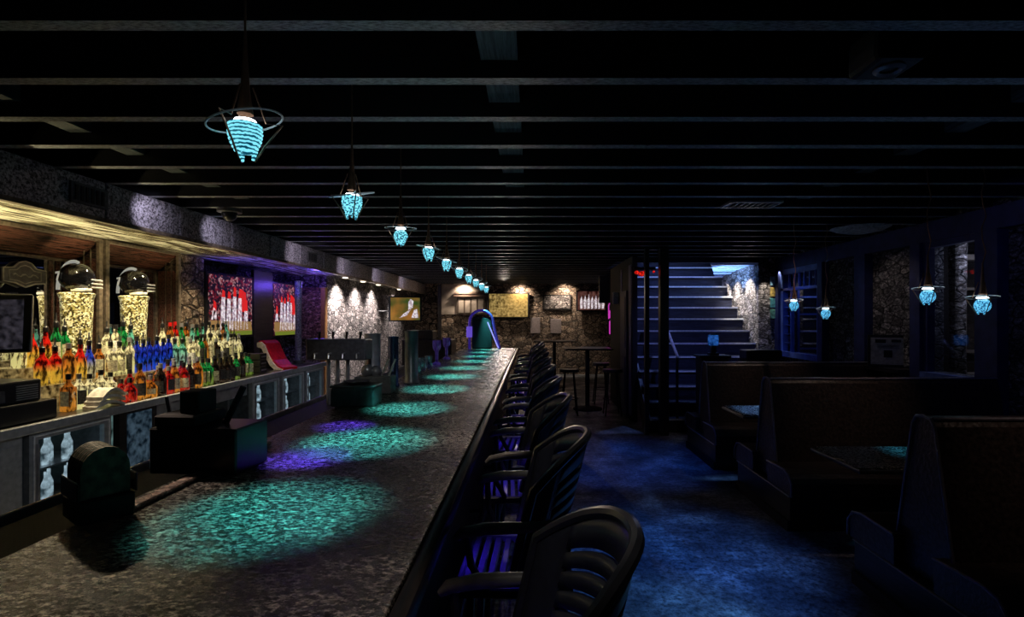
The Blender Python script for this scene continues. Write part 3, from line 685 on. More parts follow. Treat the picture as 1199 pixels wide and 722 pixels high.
# mirrors in deep wood frames
def mirror(y0, y1, label):
    t = th('framed_mirror', label, 'mirror', (0,0,0))
    zt, zi = 2.335, 2.15; X0, X1 = -3.78, -4.0
    MB().box(-4.03,-4.0,y0,y1,0.99,zi).build('mirror_glass', M['mirror'], t)
    MB().prism([(X0,zt),(X1,zi),(-4.03,zi),(-4.03,zt)], 'y', y0, y1).build('sloped_head', M['redwood'], t)
    for ya, yb in ((y0,y0+0.03),(y1-0.03,y1)):
        MB().box(X1,X0,ya,yb,0.99,zi).build('jamb', M['redwood'], t)
    MB().rbox(X0-0.01,X0+0.025,y1-0.04,y1+0.0,0.99,zt,0.005,1).rbox(X0-0.01,X0+0.025,y0,y0+0.04,0.99,zt,0.005,1).rbox(X0-0.01,X0+0.02,y0,y1,zt-0.02,zt+0.01,0.004,1).build('outer_moulding', M['framewood'], t)
    MB().rbox(X1,X1+0.02,y0+0.03,y1-0.03,zi-0.02,zi+0.004,0.004,1).rbox(X1,X1+0.02,y1-0.05,y1-0.03,0.99,zi,0.004,1).build('inner_moulding', M['framewood'], t)
    for kx in (-3.84,-3.9): MB().box(kx-0.004,kx+0.004,y1-0.036,y1-0.031,0.99,zi+0.1).build('jamb_bead', M['framewood'], t)
mirror(1.4, 4.5, 'Large near mirror in a deep varnished wood frame')
mirror(4.53, 5.5, 'Smaller second mirror in a deep varnished wood frame')
# cartouche plaque hung on mirror
pl = th('cartouche_plaque', 'carved dark cartouche plaque hung on the near mirror', 'plaque', (-3.985, 4.02, 1.98))
c = [(-0.17,-0.05),(-0.08,-0.06),(0,-0.09),(0.08,-0.06),(0.17,-0.05),(0.17,0.05),(0.09,0.06),(0.05,0.10),(0,0.115),(-0.05,0.10),(-0.09,0.06),(-0.17,0.05)]
MB().prism(c, 'x', 0, 0.015).build('plate', plain('pewter',(0.12,0.11,0.12),0.4,0.5), pl)
MB().tube([(0.018,y,z) for y,z in c],0.006,6,closed=True).tube([(0.018,y*0.75,z*0.7) for y,z in c],0.004,6,closed=True).tube([(0.018,-0.1+0.02*i,0.012*math.sin(i*1.7)) for i in range(11)],0.006,6).build('relief', plain('pewter_edge',(0.3,0.28,0.27),0.4,0.5), pl, True)

# TVs
def tv(p0, p1, z0, z1, label, kind):
    p0 = Vector(p0); p1 = Vector(p1); d = (p1-p0); wdt = d.length; ang = math.atan2(d.y, d.x)
    t = th('television', label, 'television', (p0.x, p0.y, z0), ang)
    h = z1-z0; bz = 0.03
    if kind == 'ball': MB().box(wdt/2-0.12, wdt/2+0.12, 0.05, 0.20, h/2-0.1, h/2+0.1).build('wall_mount', M['black'], t)
    MB().rbox(-bz*1.6, wdt+bz*1.6, 0.0, 0.05, -bz, h+bz, 0.008).build('bezel', M['black'], t)
    s = MB().box(0, wdt, -0.006, 0.0, 0, h).build('screen', CROWD if kind == 'ball' else DIM[kind], t)
    if kind == 'ball':
        def poly(mat, name, pts):
            b = MB()
            for pp in pts:
                b.bm.faces.new([b.bm.verts.new((x*wdt, -0.008, z*h)) for x, z in pp])
            return b.build(name, mat, s)
        poly(FIELD, 'field', [[(0.05,0.0),(1,0.0),(1,0.07),(0.05,0.07)]])
        poly(DIRT, 'infield', [[(0.02,0.07),(1,0.07),(0.98,0.23),(0.02,0.26)]])
        wh = []; rd = []
        for cx, ht, hd in ((0.10,0.42,0.55),(0.29,0.64,0.74),(0.42,0.62,0.72),(0.55,0.66,0.8),(0.68,0.64,0.78),(0.83,0.42,0.6)):
            w = 0.055; b0 = 0.09 if cx > 0.2 else 0.27
            wh += [[(cx-w,b0),(cx-0.015,b0),(cx,b0+0.2),(cx+w*0.9,ht),(cx-w*0.4,ht)], [(cx+0.02,b0+0.01),(cx+w+0.01,b0+0.01),(cx+w,ht),(cx,ht-0.1)]]
            rd += [[(cx-0.02,ht),(cx+0.06,ht),(cx+0.05,hd),(cx,hd+0.03)]]
        rd += [[(0.66,0.42),(0.8,0.40),(0.88,0.38),(0.84,0.74),(0.72,0.80)]]
        poly(TVW, 'white_figures', wh); poly(TVR, 'red_shirts', rd)
    if kind == 'team':
        b = MB()
        for k in range(7):
            cx = 0.12+0.13*k
            b.bm.faces.new([b.bm.verts.new((x*wdt,-0.008,z*h)) for x,z in [(cx-0.03,0.05),(cx+0.05,0.08),(cx+0.06,0.5),(cx+0.02,0.75+0.05*(k%3)),(cx-0.04,0.5)]])
        b.build('white_figures', TVW, s)
    if kind == 'bike':
        b = MB()
        for pp in ([(0.6,0.45),(0.75,0.55),(0.78,0.85),(0.68,0.95),(0.6,0.8)],[(0.3,0.1),(0.55,0.2),(0.7,0.5),(0.45,0.3)],[(0.7,0.1),(0.95,0.1),(0.9,0.5),(0.8,0.45)]):
            b.bm.faces.new([b.bm.verts.new((x*wdt,-0.008,z*h)) for x,z in pp])
        b.build('pale_rider_shape', TVW, s)
    return t
def crowd():
    m, nt, b = newmat('screen_crowd'); v = coords(nt)
    t = N(nt,'ShaderNodeTexVoronoi'); t.inputs['Scale'].default_value = 38; L(nt, v, t.inputs['Vector'])
    sp = N(nt,'ShaderNodeSeparateColor'); L(nt, t.outputs['Color'], sp.inputs['Color'])
    L(nt, ramp(nt, sp.outputs['Red'], [(0.45,(0.012,0.006,0.01)),(0.75,(0.30,0.01,0.02)),(0.97,(0.6,0.35,0.35))]), b.inputs['Emission Color'])
    b.inputs['Emission Strength'].default_value = 0.6; b.inputs['Base Color'].default_value = (0.01,0.01,0.01,1); return m
CROWD = crowd()
FIELD = glow('screen_grass', (0.22,0.28,0.03), 0.6); DIRT = glow('screen_dirt', (0.42,0.24,0.08), 0.6)
TVW = glow('screen_white', (1,0.95,0.97), 0.95, (0.25,0.15,0.2), 'noise', 30); TVR = glow('screen_red', (0.75,0.02,0.02), 0.8)
DIM = {'team': glow('screen_dark_team',(0.25,0.1,0.08),0.5,(0.01,0.0,0.0),'noise',12), 'bike': glow('screen_orange_green',(0.5,0.2,0.04),0.55,(0.02,0.10,0.02),'noise',4),
       'gold': glow('screen_gold',(0.80,0.55,0.18),0.6,(0.02,0.012,0.0),'noise',15)}
tv((-3.80,6.03,0),(-3.74,6.85,0),1.43,2.17,'Left television on the back bar wall showing white-clad ball players','ball')
tv((-3.80,7.55,0),(-3.74,8.20,0),1.39,2.16,'Right television on the back bar wall showing white-clad ball players','ball')
tv((-3.10,11.30,0),(-2.50,11.5,0),1.60,2.10,'Television with orange and green picture on the left stone wall','bike')
MB().box(0.2,0.35,0.05,0.25,0.1,0.35).tube([(0.25,0.2,0.2),(-0.25,0.232,0.2)],0.02).build('wall_bracket', M['black'], [o for o in COL.objects if o.get('label','').startswith('Television with orange')][0])
tv((1.35,14.85,0),(2.15,14.85,0),1.88,2.42,'Television on the far wall showing a row of pale figures','team')
tv((-1.22,14.9,0),(-0.1,14.9,0),1.68,2.35,'Gold-toned picture screen on the far wall','gold')
tag(MB().box(-3.80,-3.76,6.95,7.45,0.99,2.3).build('wall_panel', M['blackwood']), 'black panel between the two ball game televisions', 'panel')
tag(MB().box(-3.98,-3.8,5.52,5.95,0.99,2.34).build('stone_pier', M['stonewarm']), 'brown mottled pier between the second mirror and left television', 'pier')

# ------------------------------------------------------------------ bottles
G = [(1,1,0.9)]
BM = {
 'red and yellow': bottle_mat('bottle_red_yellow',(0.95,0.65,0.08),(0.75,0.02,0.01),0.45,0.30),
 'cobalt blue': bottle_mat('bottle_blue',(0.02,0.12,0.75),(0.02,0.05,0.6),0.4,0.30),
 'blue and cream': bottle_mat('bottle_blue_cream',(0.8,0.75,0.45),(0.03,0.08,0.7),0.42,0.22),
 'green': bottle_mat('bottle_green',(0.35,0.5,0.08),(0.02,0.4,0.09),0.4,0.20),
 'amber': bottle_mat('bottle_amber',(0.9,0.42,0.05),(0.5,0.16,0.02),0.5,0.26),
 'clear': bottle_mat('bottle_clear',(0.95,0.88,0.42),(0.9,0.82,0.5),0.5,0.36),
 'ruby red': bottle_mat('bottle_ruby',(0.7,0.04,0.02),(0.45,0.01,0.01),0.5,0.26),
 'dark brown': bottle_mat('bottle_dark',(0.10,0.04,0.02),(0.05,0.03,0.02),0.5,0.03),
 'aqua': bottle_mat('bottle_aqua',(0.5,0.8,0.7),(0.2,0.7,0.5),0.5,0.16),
}
CAPM = {'black': M['black'], 'silver': M['steel'], 'red': plain('red_cap',(0.5,0.01,0.01),0.3)}
LABM = [plain('cream_label',(0.7,0.65,0.45),0.6,noise=0.6,nscale=60), plain('dark_label',(0.05,0.05,0.05),0.5,noise=0.9,nscale=90), plain('red_label',(0.5,0.05,0.04),0.5,noise=0.6,nscale=60), plain('white_label',(0.8,0.8,0.8),0.5,noise=0.5,nscale=80)]
PROF = {
 'slim': [(0.001,0),(0.032,0),(0.034,0.008),(0.034,0.18),(0.028,0.205),(0.014,0.235),(0.0125,0.29),(0.001,0.292)],
 'broad': [(0.001,0),(0.043,0),(0.045,0.01),(0.045,0.14),(0.036,0.18),(0.016,0.215),(0.014,0.27),(0.001,0.272)],
 'flared': [(0.001,0),(0.036,0),(0.042,0.02),(0.040,0.13),(0.030,0.17),(0.015,0.215),(0.013,0.285),(0.001,0.286)],
 'squat': [(0.001,0),(0.048,0),(0.052,0.02),(0.050,0.09),(0.030,0.125),(0.014,0.145),(0.013,0.18),(0.001,0.181)],
}
SPANS = {'slim': 0.076, 'broad': 0.098, 'flared': 0.09, 'squat': 0.112}
_cache = {}
def bottle(kind, colour, cap, lab, loc, label, group, rz):
    key = (kind, colour, cap, lab)
    if key not in _cache:
        root = th('liquor_bottle', '', 'bottle')
        if kind == 'square':
            b = MB().rbox(-0.036,0.036,-0.036,0.036,0,0.17,0.010).lathe([(0.034,0.168),(0.016,0.195),(0.013,0.25),(0.001,0.252)], n=12); top = 0.25
        else: b = MB().lathe(PROF[kind], n=14); top = PROF[kind][-1][1]
        b.build('glass_body', BM[colour], root, True)
        if cap == 'pourer':
            MB().lathe([(0.015,top-0.03),(0.017,top-0.025),(0.017,top+0.008),(0.006,top+0.02),(0.004,top+0.075),(0.001,top+0.076)], n=10).build('pourer', M['black'], root, True)
        else:
            MB().lathe([(0.015,top-0.03),(0.0165,top-0.03),(0.0165,top+0.008),(0.001,top+0.009)], n=12).build('cap', CAPM[cap], root, True)
        if lab >= 0:
            if kind == 'square': MB().box(0.0365,0.038,-0.028,0.028,0.04,0.14).build('paper_label', LABM[lab], root)
            else:
                rr = {'slim':0.0348,'broad':0.0458,'flared':0.0425,'squat':0.052}[kind]; zt = {'slim':0.16,'broad':0.13,'flared':0.11,'squat':0.08}[kind]
                MB().lathe([(rr,0.035),(rr,zt)], n=12, a0=-1.3, a1=1.0).build('paper_label', LABM[lab], root, True)
        _cache[key] = root; o = root
    else: o = copy_tree(_cache[key])
    o.location = loc; o.rotation_euler.z = rz; o['label'] = label; o['group'] = group; o['category'] = 'bottle'; q = rnd.uniform(0.92, 1.06); o.scale = (1, 1, q)
    return o
SPANS['square'] = 0.084
def row(name, x, z, y0, y1, chooser, group):
    y = y0; cnt = {}
    while y < y1:
        px = 622+600*x/y
        if x < -3.5 and (abs(y-4.10) < 0.15 or abs(y-4.69) < 0.15): y += 0.30; continue
        kind, colour, cap, lab = chooser(px)
        sp = SPANS[kind]; y += sp/2
        c = cnt[colour] = cnt.get(colour, -1)+1
        bottle(kind, colour, cap, lab, (x+rnd.uniform(-0.010,0.010), y, z), '%s %s bottle from the camera on the %s' % (ordn(c).capitalize(), colour, name), group, R(-50+rnd.uniform(-35,35)))
        y += sp/2 + rnd.uniform(0.0, 0.008)
def ch_top(px):
    k = rnd.choice(['slim','flared','broad'])
    if 28 < px < 58: return ('flared','red and yellow','pourer',rnd.choice([-1,0]))
    if 58 < px < 74: return ('slim','green','pourer',0)
    if 150 < px < 178: return (rnd.choice(['slim','flared']), rnd.choice(['green','aqua','cobalt blue']),'pourer',-1)
    if 190 < px < 205: return ('slim',rnd.choice(['amber','red and yellow']),'red',0)
    return (k, rnd.choice(['clear','clear','amber','clear','aqua','green']), rnd.choice(['pourer','pourer','silver','black']), rnd.choice([-1,0,3,-1]))
def ch_mid(px):
    if px < 60: return ('broad','red and yellow','pourer',-1)
    if 74 < px < 88: return ('flared','red and yellow','pourer',-1)
    if 88 < px < 106: return ('flared','blue and cream','pourer',-1)
    if 150 < px < 196: return ('slim','cobalt blue',rnd.choice(['black','pourer']),-1)
    if 198 < px < 214: return ('broad','aqua','pourer',-1)
    return (rnd.choice(['slim','square','broad','flared']), rnd.choice(['clear','amber','clear','clear','green','dark brown']), rnd.choice(['pourer','pourer','silver']), rnd.choice([-1,0,1,3]))
def ch_front(px):
    if 118 < px < 150: return (rnd.choice(['squat','square']), rnd.choice(['ruby red','clear']), 'black', -1)
    if 150 < px < 216: return (rnd.choice(['squat','square','broad']), rnd.choice(['dark brown','ruby red','amber']), rnd.choice(['black','silver']), rnd.choice([1,0,2]))
    if px > 228: return (rnd.choice(['broad','square']), rnd.choice(['dark brown','green','dark brown']), 'black', rnd.choice([0,0,1]))
    return (rnd.choice(['square','broad']), rnd.choice(['amber','clear','dark brown']), rnd.choice(['black','silver']), rnd.choice([0,1,3]))
row('top step', -3.575, 1.301, 3.54, 6.02, ch_top, 'bottles on the top step')
row('middle step', -3.425, 1.181, 3.54, 6.02, ch_mid, 'bottles on the middle step')
row('back of the counter', -3.285, 0.986, 3.60, 6.0, ch_front, 'bottles at the back of the counter')
row('front of the counter', -3.180, 0.986, 4.00, 5.5, ch_front, 'bottles at the front of the counter')

# pedestals with helmets
for (x, y, who) in ((-3.635, 4.10, 'left'), (-3.635, 4.69, 'right')):
    t = th('glitter_pedestal', '%s gold crushed-glass pedestal among the bottles' % who.capitalize(), 'pedestal', (x, y, 1.301))
    MB().lathe([(0.001,0),(0.09,0),(0.095,0.25),(0.105,0.50),(0.118,0.54),(0.105,0.55),(0.001,0.551)], n=24).build('column', M['glitter'], t, True)
    h = th('football_helmet', 'glossy black helmet with white arch stripe on the %s gold pedestal' % who, 'helmet', (x, y, 1.301+0.553))
    MB().sphere((0,0,0.12), 0.115, 24, (1,1,1.02)).build('shell', plain('gloss_black',(0.004,0.004,0.005),0.06,spec=0.6), h, True)
    arc = [(-0.125*math.cos(a), -0.03, 0.02+0.225*math.sin(a)) for a in [PI*k/20 for k in range(0, 13)]]
    MB().tube(arc, 0.013, 8).build('white_stripe', glow('pale_stripe',(0.75,0.75,0.66),0.35), h, True)
    b = MB()
    for q in ([(-0.065,0.175),(-0.03,0.18),(-0.03,0.165),(-0.065,0.16)], [(-0.045,0.165),(-0.03,0.165),(-0.045,0.11),(-0.058,0.11)]):
        b.bm.faces.new([b.bm.verts.new((px_, -0.118, pz_-0.02)) for px_, pz_ in q])
    b.build('numeral', glow('pale_numeral',(0.7,0.7,0.65),0.3), h)
    MB().rbox(0.0,0.11,-0.06,0.02,0.005,0.03,0.006).build('chin_pad', M['white'], h)
    cg = MB()
    for zz in (0.04,0.07,0.10): cg.tube([(0.04,0.108,zz),(0.10,0.125,zz),(0.14,0.06,zz),(0.135,-0.02,zz)],0.005,6)
    cg.build('face_cage', M['steel'], h, True)

# counter items
pos = th('register_screen', 'tilted black touch screen of the till on the back bar', 'monitor', (-3.47, 3.13, 1.31), R(35))
pos.rotation_euler.x = R(-9)
MB().rbox(-0.30,0.30,-0.02,0.03,0.12,0.50,0.01).build('monitor_body', M['black'], pos)
MB().box(-0.26,0.26,-0.026,-0.02,0.14,0.46).build('display', glow('dim_grey_screen',(0.10,0.09,0.12),0.35,(0.01,0.01,0.014),'noise',30), pos)
MB().box(-0.06,0.06,-0.02,0.06,-0.03,0.12).build('neck', M['black'], pos)
pr = th('receipt_printer', 'black till base with slotted printer on the back bar', 'till', (-3.36, 3.12, 0.986))
MB().rbox(-0.24,0.20,-0.42,0.30,0.0,0.13,0.01).build('cash_drawer', M['black'], pr)
MB().rbox(-0.20,0.17,-0.36,0.22,0.131,0.27,0.012).build('printer_body', M['black'], pr)
g = MB()
for j in range(7): g.box(0.171,0.176,0.05,0.19,0.15+0.014*j,0.156+0.014*j)
g.build('slots', M['steel'], pr)
MB().box(0.171,0.178,-0.30,-0.02,0.15,0.22).build('receipt_slot', M['darksteel'], pr)
for j in range(3):
    t_ = MB()
    pts = []
    for i in range(13): pts.append((-0.11+0.22*i/12, 0.035*math.sin(PI*i/12)*(1+0.3*j)))
    poly = [(a, z+0.02+0.03*j) for a, z in pts] + [(a, z+0.03*j) for a, z in pts[::-1]]
    t_.prism(poly, 'x', -0.06, 0.06)
    o = t_.build('folded_towel', M['white']); o.location = (-3.165, 3.80+0.01*j, 0.987+0.004*j); o.rotation_euler.z = R(6*j-10)
    tag(o, '%s folded white bar towel on the back bar near the till' % ['Bottom','Middle','Top'][j], 'towel', 'folded bar towels')
rs = th('curved_display', 'red curved display stand with white side edge on the back bar', 'display stand', (-3.33, 6.62, 0.987))
cv = [(0.0,0.0)]
top_ = [(-0.30,0.36),(-0.22,0.37),(-0.15,0.33),(-0.08,0.22),(0.0,0.12),(0.10,0.05),(0.20,0.03)]
bot_ = [(0.20,0.0),(0.08,0.0),(-0.04,0.07),(-0.13,0.18),(-0.2,0.28),(-0.30,0.30)]
MB().prism([(a,z) for a,z in top_+bot_], 'y', 0.0, 0.20).build('red_slide', M['red'], rs)
MB().prism([(a-0.01,z-0.02) for a,z in top_+bot_ ][:13], 'y', -0.02, -0.001).build('white_side', M['white'], rs)
MB().box(-0.28,-0.2,0.0,0.2,0,0.28).build('support', M['black'], rs)
rs.rotation_euler.z = R(-28)
st2 = th('stereo_stack', 'stack of black audio boxes on the back bar below the left television', 'stereo', (-3.35, 6.22, 0.987))
for j in range(3):
    b = MB().rbox(-0.13,0.12,-0.11,0.04,0.08*j+0.001,0.08*j+0.075,0.006).build('audio_box', M['black'], st2)
    MB().box(0.121,0.124,-0.09,0.02,0.08*j+0.03,0.08*j+0.045).build('light_strip', M['steel'], b)
cp = th('glitter_column', 'tall silver speckled column at the far end of the back bar', 'column', (-3.40, 7.48, 0.987))
MB().cyl((0,0,0),(0,0,0.05),0.07,n=16).build('base', M['darksteel'], cp, True)
MB().lathe([(0.045,0.05),(0.042,0.6),(0.05,1.2),(0.001,1.21)], n=16).build('shaft', M['silverglitter'], cp, True)
wp = tag(MB().box(-4.0,-3.45,8.44,8.495,1.3,2.15).build('brown_wall_hanging', stone_mat('brown_weave',(0.02,0.01,0.008),(0.22,0.10,0.06),(0.55,0.35,0.25),30,0.3)), 'brown speckled wall hanging on the alcove end wall', 'wall hanging')
tag(MB().box(-3.45,-3.38,8.40,8.495,0.0,2.15).build('wood_strip', plain('ochre_wood',(0.35,0.17,0.05),0.5)), 'ochre timber strip beside the brown wall hanging', 'strip')

# bar-top caddies
c1 = th('coaster_caddy', 'dark caddy holding fanned paper coasters at the near bar edge', 'caddy', (-1.262, 1.50, 1.071), R(-35))
c1.scale = (0.82,0.82,0.95)
MB().rbox(-0.10,0.08,-0.08,0.08,0.0,0.07,0.005,1).build('caddy_base', M['blackmat'], c1)
MB().rbox(-0.10,0.085,-0.085,-0.078,0.071,0.13,0.003,1).rbox(-0.10,0.085,0.078,0.085,0.071,0.13,0.003,1).build('rail', M['black'], c1)
for j in range(8):
    pts = [(-0.07*math.cos(PI*i/12), 0.15+0.07*math.sin(PI*i/12)) for i in range(13)] + [(0.07,0.072),(-0.07,0.072)]
    MB().prism(pts, 'x', -0.085+0.019*j, -0.072+0.019*j).build('coaster', plain('coaster_card',(0.16,0.13,0.10) if j%2 else (0.05,0.06,0.045),0.7,noise=0.6), c1)
c2 = th('bar_caddy', 'large black bar caddy with teal glints and a leaning handle', 'caddy', (-1.235, 1.99, 1.071), R(-4))
MB().rbox(-0.18,0.16,-0.10,0.10,0.0,0.17,0.006,1).build('tray_body', M['black'], c2)
MB().rbox(-0.17,-0.01,-0.09,0.09,0.171,0.215,0.006,1).build('napkin_block', M['blackmat'], c2)
MB().rbox(-0.10,-0.02,-0.05,0.05,0.216,0.30,0.004,1).build('upright_block', M['blackmat'], c2)
MB().tube([(0.05,0.0,0.17),(0.11,0.02,0.31)],0.012,8).build('leaning_handle', M['blackmat'], c2, True)
MB().tube([(-0.17,0,0.17),(-0.19,0,0.27)],0.007,6).tube([(-0.15,0.03,0.17),(-0.14,0.03,0.25)],0.007,6).build('straws', M['greybox'], c2, True)
c3 = th('garnish_tray', 'grey lidded garnish tray on the left bar edge', 'tray', (-1.17, 3.44, 1.071))
MB().rbox(-0.14,0.14,-0.10,0.10,0,0.12,0.008).build('tray', M['greybox'], c3)
MB().rbox(-0.145,0.145,-0.105,0.105,0.121,0.135,0.005,1).build('lid', M['greybox'], c3)
MB().lathe([(0.001,0.136),(0.05,0.136),(0.09,0.155),(0.092,0.158),(0.001,0.150)], n=20).build('dish', M['darksteel'], c3, True)
c4 = th('straw_caddy', 'grey caddy with two white straws beyond the garnish tray', 'caddy', (-1.15, 3.98, 1.071))
MB().rbox(-0.20,0.08,-0.07,0.07,0,0.13,0.006).build('box', M['greybox'], c4)
for a in (0.0, 0.055): MB().tube([(a-0.02,0,0.10),(a+0.04,0,0.26)],0.008,8).build('straw', M['white'], c4, True)
MB().sphere((-0.12,0,0.17),0.05,14).sphere((-0.06,0.02,0.16),0.045,14).build('foil_balls', M['steel'], c4, True)
# tap tower on posts
tt = th('beer_tap_tower', 'boxy steel beer tap tower raised on posts behind the bar', 'beer tap', (-1.68, 4.55, 0.881))
MB().rbox(-0.28,0.24,-0.10,0.10,0.40,0.585,0.01).build('tower_box', M['darksteel'], tt)
for x in (-0.12,-0.04,0.05): MB().cyl((x,0,0),(x,0,0.40),0.018,n=12).build('post', M['steel'], tt, True)
for j,x in enumerate((-0.18,-0.06,0.06,0.18)):
    q = MB().tube([(x,-0.1,0.46),(x,-0.15,0.46),(x,-0.16,0.42)],0.008,8).build('spout', M['steel'], tt, True)
    MB().cyl((x,-0.06,0.585),(x+0.01,-0.07,0.65),0.008,0.014,8).build('tap_handle', M['black'], q, True)
def shaker(x, y, z, r, h, m, label):
    o = MB().lathe([(0.001,0),(r*1.15,0),(r*1.15,0.012),(r*0.95,0.03),(r*0.95,h*0.97),(r,h),(r*0.9,h),(r*0.85,h*0.9),(0.001,h*0.88)], n=20).build('steel_canister', m, smooth=True)
    o.location = (x, y, z); tag(o, label, 'canister'); return o
shaker(-1.50, 4.85, 0.881, 0.075, 0.62, M['steel'], 'Tall brushed steel canister right of the beer tap tower')
shaker(-1.17, 4.35, 1.071, 0.045, 0.42, plain('blue_lit_steel',(0.12,0.16,0.30),0.25,0.8), 'Blue-lit slim steel canister on the bar edge')  # blue light on this canister is put into its steel colour
shaker(-1.08, 4.62, 1.071, 0.062, 0.46, M['steel'], 'Teal-lit wide steel canister on the bar edge')
for k in range(4):
    o = MB().lathe([(0.001,0),(0.04,0),(0.045,0.15),(0.043,0.15),(0.038,0.01),(0.001,0.01)], n=16).build('drinking_glass', M['glass2'], smooth=True)
    o.location = (-1.19+0.02*(k%2), 5.0+0.28*k, 1.071); tag(o, '%s empty glass standing along the left bar edge' % ordn(k).capitalize(), 'glass', 'glasses on the bar edge')
pb = glow('purple_lit_glass', (0.13,0.08,0.42), 0.18, (0.01,0.0,0.05), 'noise', 25)  # purple light on the glasses is painted as emission
for k,(x,y) in enumerate(((-1.17,6.35),(-1.19,7.2))):
    o = MB().lathe([(0.001,0),(0.05,0),(0.05,0.02),(0.018,0.04),(0.022,0.16),(0.05,0.2),(0.055,0.30),(0.001,0.30)], n=16).build('footed_glass', pb, smooth=True)
    o.location = (x, y, 1.071); tag(o, '%s purple-lit footed glass on the bar before the arch' % ordn(k).capitalize(), 'glass', 'purple-lit glasses')
# arch tower at the bar end
at = th('arched_tap_tower', 'purple-lit arched draft tower at the far end of the bar', 'beer tap', (-0.93, 9.55, 1.071))
arc = [(-0.22,0,0),(-0.22,0,0.45)] + [(-0.22*math.cos(a),0,0.50+0.22*math.sin(a)) for a in [PI*k/12 for k in range(13)]] + [(0.26,0,0.3),(0.34,0,0.0)]
purp = plain('purple_lit_chrome',(0.18,0.13,0.5),0.2,0.8, emit=(0.05,0.02,0.3), estr=0.35)  # purple light on the tube is put into colour and emission
MB().tube(arc, 0.026, 12).build('arch_tube', purp, at, True)
MB().rbox(-0.18,0.20,-0.0,0.07,0.001,0.60,0.03).build('dark_core', M['blackmat'], at)
MB().cyl((-0.22,-0.03,0.22),(-0.22,-0.03,0.42),0.055,n=16).build('glowing_drum', glow('purple_drum',(0.14,0.08,0.6),0.8), at, True)
MB().tube([(0.12,-0.05,0.5),(0.32,-0.06,0.02)],0.012,8).build('bright_strip', glow('violet_strip',(0.35,0.3,0.9),1.0), at, True)
eq = th('end_cabinet', 'dark equipment cabinet behind the far end of the bar', 'cabinet', (-1.9, 9.6, 0))
MB().rbox(-0.45,0.45,-0.3,0.3,0,1.25,0.01).build('body', M['blackwood'], eq)
MB().rbox(-0.4,0.1,-0.25,0.2,1.251,1.42,0.02).build('top_unit', M['black'], eq)
# fireplace-like window on far wall
fp = th('crowned_window', 'small shuttered window with a carved crown on the far plaster wall', 'window', (-1.75, 14.94, 1.75))
MB().box(-0.42,0.42,-0.03,0.02,0,0.52).build('frame', plain('dark_frame',(0.10,0.07,0.05),0.6), fp)
for k in range(4): MB().box(-0.36+0.19*k,-0.22+0.19*k,-0.045,-0.03,0.05,0.45).build('shutter_panel', M['plaster'], fp)
MB().box(-0.5,0.5,-0.09,0.02,0.52,0.56).box(-0.46,0.46,-0.06,0.02,0.62,0.66).tube([(-0.5+0.05*i,-0.06,0.60+0.02*(i%2)) for i in range(21)],0.018,6).build('crown', plain('carved_brown',(0.22,0.15,0.11),0.6), fp)
for (x, z, w, h, lab) in ((0.12,1.2,0.28,0.46,'Plain grey poster on the far stone wall below the gold picture'),(0.72,1.2,0.32,0.42,'Pinkish poster on the far stone wall below the dark frame')):
    tag(MB().rbox(x-w/2,x+w/2,14.96,14.995,z,z+h,0.006,1).build('poster', plain('poster_sheet',(0.30,0.25,0.24),0.6)), lab, 'poster')
pf = th('dark_picture', 'dark framed picture on the far stone wall left of the television', 'picture', (0.75, 14.95, 1.88))
MB().box(-0.42,0.42,0,0.04,0,0.45).build('frame', M['blackwood'], pf)
MB().box(-0.38,0.38,-0.008,0,0.04,0.41).build('canvas', M['stone'], pf)

# ceiling odds and ends
dc = th('dome_camera', 'dark dome security camera under the joists by the fascia', 'camera', (-2.72, 4.62, 2.63))
MB().lathe([(0.001,0),(0.10,0),(0.10,-0.03),(0.07,-0.035),(0.001,-0.04)], n=20).build('mount', M['darksteel'], dc, True)
MB().sphere((0,0,-0.045),0.065,18).build('dome', M['black'], dc, True)
sp = th('ceiling_speaker', 'dark angled speaker hung from the near joists at upper right', 'speaker', (1.32, 1.90, 2.60))
MB().rbox(-0.09,0.09,-0.08,0.10,-0.03,0.11,0.02).build('cabinet', M['blackmat'], sp)
MB().lathe([(0.030,-0.036),(0.04,-0.045),(0.052,-0.036),(0.052,-0.031),(0.030,-0.031)], (0,-0.01,0), 20).build('driver_ring', M['steel'], sp, True)
MB().box(-0.02,0.02,-0.02,0.02,0.11,0.25).build('bracket', M['darksteel'], sp)
cv_ = th('ceiling_vent', 'rectangular metal air vent under the joists', 'vent', (1.88, 4.38, 2.61))
MB().box(-0.22,0.22,-0.12,-0.10,0,0.02).box(-0.22,0.22,0.10,0.12,0,0.02).box(-0.22,-0.20,-0.1,0.1,0,0.02).box(0.20,0.22,-0.1,0.1,0,0.02).build('frame', M['steel'], cv_)
g = MB()
for j in range(8): g.box(-0.19+0.05*j,-0.175+0.05*j,-0.1,0.1,0.002,0.012)
g.build('louvres', M['darksteel'], cv_)
dl = th('dome_light', 'shallow unlit ribbed dome light under the joists', 'ceiling light', (3.35, 5.22, 2.565))
MB().lathe([(0.001,-0.06),(0.12,-0.05),(0.22,-0.025),(0.27,0.0)], n=28).build('ribbed_dome', plain('frosted_dome',(0.3,0.3,0.33),0.5,nscale=40,noise=0.6), dl, True)

for k,(x,y,z) in enumerate(((-3.25,8.95,2.345),(-3.25,9.9,2.345),(-3.25,10.9,2.345),(-3.25,12.6,2.345))):
    o = MB().lathe([(0.001,0),(0.035,0),(0.045,0.003),(0.045,0.006),(0.001,0.006)], (0,0,-0.006), 16).build('recessed_downlight', M['downlight'], smooth=True)
    o.location = (x,y,z+0.004); tag(o, '%s recessed downlight under the left soffit' % ordn(k).capitalize(), 'downlight', 'soffit downlights')

